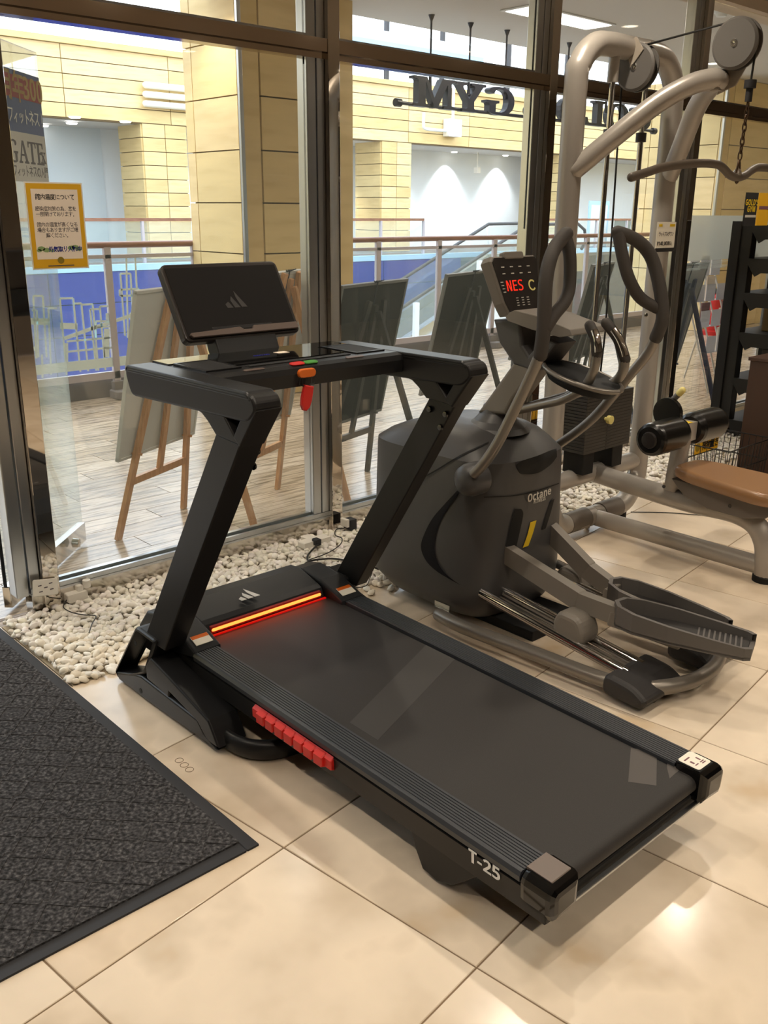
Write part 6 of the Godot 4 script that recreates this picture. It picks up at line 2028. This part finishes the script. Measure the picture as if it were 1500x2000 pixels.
# ---------------------------------------------------------------- right side: film, rack, cabinet, basket, brochure stand
func right_side() -> void:
	var b := MB.new(Vector3(FX + 0.008, 1.36, -5.2))
	b.span(Vector3(FX + 0.0075, 1.235, -6.12), Vector3(FX + 0.0085, 1.535, -4.77))
	for k in 10:
		var y := 1.228 - k * 0.006
		b.span(Vector3(FX + 0.0075, y - 0.0022, -4.79 - rng.randf() * 0.2), Vector3(FX + 0.0085, y, -5.0 - rng.randf() * 0.9))
	solo("frosted_film", b, M.film, "frosted white film band stuck on the window behind the rack", "window film")
	# black display rack
	var o := Vector3(-1.30, 0, -5.35)
	var t := thing("display_rack", "black mesh-sided display rack standing before the window", "rack", o)
	var x0 := -1.62
	var x1 := -0.6
	var z0 := -5.75
	var z1 := -5.12
	var H := 1.50
	for q in [[x0, z1], [x0, z0], [x1, z0]]:
		slab(t, "rack_post", Vector3(q[0] - 0.035, 0.05, q[1] - 0.035), Vector3(q[0] + 0.035, H, q[1] + 0.035), M.rack_black, 0.004)
	slab(t, "rack_side", Vector3(x0 - 0.035, 0.05, z1 - 0.06), Vector3(x0 + 0.11, H, z1 + 0.02), M.rack_black, 0.004)
	var ys := [0.12, 0.42, 0.74, 1.01, 1.24, 1.46]
	for y in ys:
		b = mb()
		b.span(Vector3(x0, y - 0.015, z0), Vector3(x1, y + 0.015, z1), 0.003)
		part(t, "shelf", b, M.rack_black)
		b = mb()
		b.prism([Vector2(x0 + 0.10, y - 0.015), Vector2(x0 + 0.16, y - 0.10), Vector2(x0 + 0.20, y - 0.075), Vector2(x1, y - 0.075), Vector2(x1, y + 0.02), Vector2(x0 + 0.10, y + 0.02)], z1 + 0.0, z1 + 0.02, 0.002)
		part(t, "shelf_bracket", b, M.rack_black)
	b = mb()
	for k in 16:
		var x := lerpf(x0 + 0.05, x1, k / 15.0)
		b.tube([Vector3(x, 0.12, z0), Vector3(x, H, z0)], 0.004, 4)
	for k in 20:
		var y := lerpf(0.15, H - 0.03, k / 19.0)
		b.tube([Vector3(x0, y, z0 + 0.008), Vector3(x1, y, z0 + 0.008)], 0.004, 4)
	var mesh := part(t, "wire_mesh", b, M.rack_black)
	# goods on the rack
	for q in [[-1.16, 0.755, 0.20, 0.19, "box_yellow", "yellow box on the rack shelf"], [-0.88, 0.755, 0.2, 0.2, "box_yellow", "large yellow box on the rack shelf"], [-1.38, 1.025, 0.10, 0.17, "tan_stock", "tan packet on the rack's upper shelf"], [-1.24, 1.025, 0.12, 0.18, "grey_stock", "grey packet on the rack's upper shelf"], [-1.42, 0.755, 0.09, 0.18, "tan_stock", "tan packet beside the yellow box"], [-1.36, 0.435, 0.16, 0.2, "grey_stock", "grey carton on the rack's lower shelf"], [-1.14, 0.435, 0.18, 0.16, "paper", "white carton on the rack's lower shelf"], [-1.28, 0.135, 0.3, 0.2, "paper", "crumpled white bag on the rack's bottom shelf"]]:
		b = MB.new(Vector3(q[0], q[1] + 0.001, -5.42))
		b.box(Vector3(q[0], q[1] + 0.001 + q[3] / 2, -5.42), Vector3(q[2], q[3], 0.2), 0.008)
		solo("boxed_goods", b, M[q[4]], q[5], "box")
	# leaflets on top of the rack
	var pv := xp(1478, 400, -1.32)
	for k in 2:
		var lp := Vector3(-1.36, 1.4765, xp([1467.0, 1492.0][k], 410, -1.36).z)
		t = thing("leaflet_stand", ["black leaflet with gold lettering standing on the rack", "orange leaflet standing on the rack"][k], "leaflet", lp)
		slab(t, "leaflet_sheet", lp + Vector3(-0.01, 0.0, -0.075), lp + Vector3(0.0, 0.20, 0.075), [M.ink, M.poster_yellow][k])
		if k == 0:
			words(t, "gold_text", "GOLD'S", frame(lp + Vector3(0.001, 0.14, 0.0), Vector3(0, 0, -1), Vector3.UP), 0.035, M.yellow)
			words(t, "gold_text", "GYM", frame(lp + Vector3(0.001, 0.10, 0.0), Vector3(0, 0, -1), Vector3.UP), 0.035, M.yellow)
			slab(t, "text_bars", lp + Vector3(0.0, 0.05, -0.07), lp + Vector3(0.001, 0.065, 0.07), M.silver_print)
		else:
			slab(t, "text_bars", lp + Vector3(0.0, 0.10, -0.07), lp + Vector3(0.001, 0.12, 0.07), M.brochure)
	# dark cabinet
	t = thing("wood_cabinet", "dark brown wooden cabinet behind the tan seat", "cabinet", Vector3(-0.7, 0, -4.5))
	slab(t, "cabinet_body", Vector3(-1.02, 0.0, -4.85), Vector3(-0.35, 0.70, -4.30), M.wood_dark, 0.004)
	slab(t, "cabinet_top", Vector3(-1.03, 0.70, -4.86), Vector3(-0.34, 0.72, -4.29), M.wood_dark, 0.004)
	slab(t, "yellow_tag", Vector3(-0.86, 0.62, -4.298), Vector3(-0.80, 0.67, -4.294), M.yellow)
	# wire basket for bags
	t = thing("wire_basket", "black wire basket with yellow sign behind the tan seat", "basket", Vector3(-0.97, 0.0, -4.0))
	var bx0 := -1.14
	var bx1 := -0.82
	var bz0 := -4.24
	var bz1 := -3.76
	b = mb()
	for k in 13:
		var u := k / 12.0
		var zz := lerpf(bz0, bz1, u)
		b.tube([Vector3(bx0, 0.006, zz), Vector3(bx0 - 0.02, 0.26, zz)], 0.0025, 4)
		b.tube([Vector3(bx1, 0.006, zz), Vector3(bx1 + 0.02, 0.26, zz)], 0.0025, 4)
		b.tube([Vector3(bx0, 0.006, zz), Vector3(bx1, 0.006, zz)], 0.0025, 4)
	for k in 9:
		var xx := lerpf(bx0, bx1, k / 8.0)
		b.tube([Vector3(xx, 0.006, bz0), Vector3(xx, 0.26, bz0 - 0.02)], 0.0025, 4)
		b.tube([Vector3(xx, 0.006, bz1), Vector3(xx, 0.26, bz1 + 0.02)], 0.0025, 4)
	part(t, "wire_walls", b, M.rack_black).set_meta("kind", "stuff")
	b = mb()
	for y in [0.006, 0.13, 0.26]:
		var e: float = 0.02 * (y - 0.03) / 0.23
		b.tube([Vector3(bx0 - e, y, bz0 - e), Vector3(bx1 + e, y, bz0 - e), Vector3(bx1 + e, y, bz1 + e), Vector3(bx0 - e, y, bz1 + e), Vector3(bx0 - e, y, bz0 - e)], 0.004, 6)
	part(t, "rim_wire", b, M.rack_black)
	b = mb()
	var f := frame(Vector3(bx0 + 0.008, 0.185, -4.10), Vector3(0, 0, -1), Vector3.UP)
	b.box(Vector3.ZERO, Vector3(0.28, 0.085, 0.003), 0.0, f)
	var sg := part(t, "basket_sign", b, M.poster_yellow)
	b = mb()
	brush(b, "荷物置き", Transform3D(f.basis, f * Vector3(0.04, 0, 0.003)), 0.05, 1.4)
	part(sg, "sign_text", b, M.ink)
	b = mb()
	b.prism(circle(0.028, 18), 0.001, 0.0025, 0.0, Transform3D(f.basis, f * Vector3(-0.11, 0, 0)))
	part(sg, "sign_emblem", b, M.emblem_gold)
	# brochure stand outside
	var bo := Vector3(-2.75, 0, -6.9)
	t = thing("brochure_stand", "tall white wire brochure stand in the corridor beyond the rack", "brochure stand", bo)
	b = mb()
	for s in [-0.28, -0.09, 0.09, 0.28]:
		b.tube([bo + Vector3(0.25, 0.0, s), bo + Vector3(-0.28, 1.45, s)], 0.008, 6)
	b.tube([bo + Vector3(-0.32, 0.0, -0.28), bo + Vector3(-0.1, 0.95, -0.28)], 0.008, 6)
	b.tube([bo + Vector3(-0.32, 0.0, 0.28), bo + Vector3(-0.1, 0.95, 0.28)], 0.008, 6)
	part(t, "stand_wires", b, M.wire_white)
	for r in 5:
		for s in [-0.19, 0.0, 0.19]:
			var h := 0.35 + r * 0.22
			var c := bo + Vector3(0.25 - 0.53 * h / 1.45 + 0.03, h, s)
			b = mb()
			b.box(c + Vector3(0.02, 0.07, 0), Vector3(0.004, 0.15, 0.16))
			b.box(c + Vector3(0, 0.0, 0), Vector3(0.05, 0.004, 0.16))
			var pk := part(t, "pocket", b, M.clear_plastic)
			if (r + int(s * 10)) % 2 == 0:
				b = mb()
				b.box(c + Vector3(0.008, 0.11, 0), Vector3(0.012, 0.21, 0.14))
				part(pk, "brochure", b, [M.paper, M.brochure, M.paper_cream, M.paper, M.brochure][r])
	# extinguisher further down the corridor
	var ev := Vector3(-4.65, 0, -10.6)
	t = thing("fire_extinguisher", "red fire extinguisher on a round stand by the far pillar", "fire extinguisher", ev)
	b = mb()
	b.lathe([Vector2(0, 0), Vector2(0.16, 0), Vector2(0.16, 0.05), Vector2(0.11, 0.06), Vector2(0.08, 0.06), Vector2(0.08, 0.45), Vector2(0.05, 0.52), Vector2(0.02, 0.54), Vector2(0, 0.54)], 20, Transform3D(Basis(), ev))
	part(t, "cylinder", b, M.extinguisher)
	b = mb()
	b.box(ev + Vector3(0, 0.57, 0), Vector3(0.05, 0.06, 0.12), 0.01)
	part(t, "valve_lever", b, M.rack_black)
	slab(t, "body_label", ev + Vector3(0.078, 0.2, -0.05), ev + Vector3(0.083, 0.36, 0.05), M.paper)
	var nv := Vector3(-4.885, 1.02, -10.95)
	t = thing("wall_notice", "small white extinguisher notice on the far pillar", "sign", nv)
	slab(t, "notice_plate", nv + Vector3(-0.006, -0.17, -0.13), nv + Vector3(0.0, 0.17, 0.13), M.white_print)
	slab(t, "red_band", nv + Vector3(0.0, 0.06, -0.12), nv + Vector3(0.002, 0.15, 0.12), M.banner_red)
	slab(t, "pictogram", nv + Vector3(0.0, -0.12, -0.02), nv + Vector3(0.002, 0.02, 0.03), M.ink)

# ---------------------------------------------------------------- pebble bed
func pebble_mesh(sd: int) -> ArrayMesh:
	var r := RandomNumberGenerator.new()
	r.seed = sd
	var n := FastNoiseLite.new()
	n.seed = sd
	n.frequency = 0.55
	var b := MB.new()
	var seg := 10
	var rows := 6
	var ring := []
	for i in range(1, rows):
		var a := PI * i / rows - PI / 2
		var pts := PackedVector3Array()
		for k in seg:
			var t := TAU * k / seg
			var v := Vector3(cos(a) * cos(t), sin(a), -cos(a) * sin(t))
			v *= 1.0 + 0.35 * n.get_noise_3d(v.x * 1.5, v.y * 1.5, v.z * 1.5)
			pts.append(v)
		ring.append(pts)
	b.loft(ring, false, 1)
	var lo := Vector3(0, -1.0, 0) * 0.98
	var hi := Vector3(0, 1.0, 0) * 0.98
	for k in seg:
		var j := (k + 1) % seg
		b.tri(lo, ring[0][j], ring[0][k], 1)
		b.tri(hi, ring[rows - 2][k], ring[rows - 2][j], 1)
	return b.done()

func pebbles() -> void:
	var s := struct_root("trim_20", "sandy bed under the white pebbles", "gravel bed")
	slab(s, "bed_base", Vector3(-1.79, -0.03, -8.95), Vector3(-1.155, -0.002, 0.03), M.gravel_base)
	var r := RandomNumberGenerator.new()
	r.seed = 77
	var spots := []
	var z := 0.02
	while z > -5.6:
		var step := 0.021 if z > -2.2 else 0.027
		var x := -1.775
		while x < -1.165:
			var p := Vector3(x + r.randf_range(-0.011, 0.011), 0.0, z + r.randf_range(-0.011, 0.011))
			spots.append(p)
			x += step
		z -= step
	var place := func(p: Vector3) -> Transform3D:
		var edge: float = clampf((-1.165 - p.x) / 0.10, 0.0, 1.0)
		var sc := r.randf_range(0.0095, 0.0175)
		var b := Basis.from_euler(Vector3(r.randf_range(-0.5, 0.5), r.randf_range(0, TAU), r.randf_range(-0.5, 0.5)))
		b = b.scaled_local(Vector3(sc * r.randf_range(1.1, 1.6), sc * r.randf_range(0.6, 0.85), sc * r.randf_range(0.8, 1.05)))
		return Transform3D(b, Vector3(p.x, 0.006 + edge * r.randf_range(0.0, 0.026), p.z))
	# the nearest in view, in front of the treadmill's foot, each a stone of its own
	var score := []
	for i in spots.size():
		var p: Vector3 = spots[i]
		score.append([p.distance_to(EYE) - (0.0 if p.z > -0.9 else -1.0), i])
	score.sort_custom(func(a, b): return a[0] < b[0])
	var single := {}
	for k in 300:
		single[score[k][1]] = true
	var kinds := [pebble_mesh(1), pebble_mesh(2), pebble_mesh(3), pebble_mesh(4)]
	var rest := []
	for i in spots.size():
		var tf: Transform3D = place.call(spots[i])
		if single.has(i):
			tf.origin.y += 0.004
			var o := MeshInstance3D.new()
			o.name = numbered("pebble")
			o.mesh = kinds[i % 4]
			o.material_override = M["pebble%d" % r.randi_range(0, 3)]
			add_child(o)
			o.transform = tf
			tag(o, "smooth cream-white pebble in the bed along the window", "pebble", "white pebbles along the window")
		else:
			rest.append(tf)
	# strays on the tiles by the trainer
	for q in [[716, 1150], [704, 1142], [725, 1158], [733, 1140], [742, 1142], [757, 1138], [764, 1150], [772, 1140], [1146, 1029], [1266, 962], [1250, 955]]:
		var p := fp(q[0], q[1], 0.01)
		var o := MeshInstance3D.new()
		o.name = numbered("stray_pebble")
		o.mesh = kinds[r.randi_range(0, 3)]
		o.material_override = M["pebble%d" % r.randi_range(0, 3)]
		add_child(o)
		o.transform = Transform3D(Basis(Vector3.UP, r.randf() * TAU).scaled_local(Vector3(0.021, 0.0125, 0.015)), Vector3(p.x, 0.012, p.z))
		tag(o, "white pebble strayed out of the bed onto the floor tiles", "pebble", "stray pebbles on the tiles")
	var mm := MultiMesh.new()
	mm.transform_format = MultiMesh.TRANSFORM_3D
	mm.use_colors = true
	mm.mesh = kinds[0]
	mm.instance_count = rest.size()
	for i in rest.size():
		mm.set_instance_transform(i, rest[i])
		var v := r.randf_range(0.74, 0.95)
		mm.set_instance_color(i, Color(v, v * r.randf_range(0.93, 0.97), v * r.randf_range(0.82, 0.91)))
	var mi := MultiMeshInstance3D.new()
	mi.name = "pebble_bed"
	mi.multimesh = mm
	mi.material_override = M.pebbles
	add_child(mi)
	tag(mi, "bed of small white pebbles along the shop window", "pebbles", "", "stuff")

# ---------------------------------------------------------------- sockets and cables
func cable(label: String, pts: Array, r := 0.0035, m: Material = null) -> void:
	var b := MB.new(pts[0])
	b.tube(smooth(pts, 6), r, 7)
	solo("power_cable", b, m if m else M.cable, label, "cable")

func small_things() -> void:
	var h := 0.045
	# adapter block near the door
	var a := fp(148, 1163, 0.05)
	var t := thing("plug_adapter", "white power adapter block on the pebbles near the door", "power adapter", a)
	var b := mb()
	b.box(a, Vector3(0.05, 0.035, 0.085), 0.006, Transform3D())
	part(t, "adapter_body", b, M.socket_white)
	b = mb()
	b.box(a + Vector3(-0.005, 0.025, -0.02), Vector3(0.03, 0.03, 0.026), 0.006)
	b.lathe([Vector2(0, 0), Vector2(0.016, 0), Vector2(0.016, 0.03), Vector2(0, 0.03)], 16, Transform3D(Basis(), a + Vector3(0.0, 0.025, -0.05)))
	part(t, "round_plug", b, M.socket_white)
	cable("thin black cable curling over pebbles from the white adapter", [fp(130, 1172, h), fp(124, 1186, h), fp(140, 1196, h), fp(165, 1201, h), fp(187, 1203, h), fp(180, 1218, h), fp(174, 1236, h)], 0.0022)
	# wall plate leaning on the post
	var v := xp(88, 1147, FX + 0.06)
	t = thing("outlet_plate", "beige outlet plate leaning against the mirror post", "outlet", v)
	var f := frame(v, Vector3(0, 0, -1), Vector3(-0.25, 1, 0))
	b = mb()
	b.prism(rrect(0.066, 0.10, 0.008), 0.0, 0.008, 0.002, Transform3D(f.basis.rotated(f.basis.z, PI / 2 - 0.15), f.origin))
	part(t, "plate", b, M.socket_white)
	b = mb()
	for q in [[-0.022, 0.012], [-0.022, -0.012], [0.022, 0.012], [0.022, -0.012], [0.0, 0.0]]:
		b.box(Vector3(q[0], q[1], 0.008), Vector3(0.014, 0.004, 0.002), 0.0, f)
	part(t, "slots", b, M.ink_grey)
	# power strip with plugs behind the treadmill
	var p := fp(614, 1058, 0.05)
	t = thing("power_strip", "white power strip on the pebbles behind the treadmill hood", "power strip", p)
	b = mb()
	b.box(p, Vector3(0.055, 0.03, 0.16), 0.006)
	b.box(p + Vector3(-0.045, 0.0, 0.0), Vector3(0.06, 0.028, 0.05), 0.005)
	part(t, "strip_body", b, M.socket_white)
	b = mb()
	b.box(p + Vector3(0.03, 0.01, 0.01), Vector3(0.035, 0.03, 0.035), 0.006)
	part(t, "black_plug", b, M.rubber)
	cable("thick black cable looping from the power strip to the treadmill", [p + Vector3(0.045, 0.005, 0.01), fp(601, 1085, h), fp(606, 1100, h), fp(625, 1108, h), fp(646, 1112, 0.06), Vector3(-1.105, 0.08, -0.93)], 0.0045)
	cable("black cable stretched over pebbles behind the treadmill upright", [fp(590, 1106, h + 0.014), fp(605, 1096, h + 0.014), fp(630, 1092, h + 0.014), fp(660, 1092, h + 0.014), fp(720, 1105, h + 0.01), fp(740, 1112, h)], 0.0045)
	cable("thin dark cable from the black adapter across the pebbles", [fp(602, 1094, h), fp(640, 1080, h), fp(663, 1065, h), fp(668, 1052, h), fp(655, 1045, h), fp(657, 1034, h), fp(672, 1032, h)], 0.0025)
	var q := fp(684, 1022, 0.06)
	t = thing("black_adapter", "black power adapter with white plug by the steel kick plate", "power adapter", q)
	b = mb()
	b.box(q, Vector3(0.05, 0.05, 0.05), 0.006)
	part(t, "adapter_body", b, M.rubber)
	b = mb()
	b.box(q + Vector3(0.0, 0.012, 0.035), Vector3(0.05, 0.04, 0.02), 0.004)
	part(t, "white_plug", b, M.socket_white)
	cable("thin black cable hanging under the elliptical trainer's front", [fp(690, 1146, 0.03), fp(705, 1147, 0.03), fp(717, 1142, 0.03), fp(722, 1130, 0.03), fp(727, 1118, 0.04)], 0.002)
	cable("thin grey cable lying on tiles under the lat machine", [fp(1232, 1000, 0.004), fp(1300, 1001, 0.004), fp(1370, 1006, 0.004), fp(1400, 1004, 0.004), fp(1460, 1008, 0.004)], 0.0025)
	# marks left on the tile by the treadmill foot
	for k in 3:
		var m := fp(350 + k * 10, 1485 + k * 9, 0.0007)
		b = MB.new(m)
		var ring := []
		for j in 17:
			ring.append(m + Vector3(cos(TAU * j / 16.0), 0, sin(TAU * j / 16.0)) * 0.012)
		b.tube(ring, 0.0009, 4)
		solo("scuff_ring", b, M.grout, "faint ring-shaped scuff on the tile beside the treadmill foot", "scuff mark", "ring scuffs on the tile")
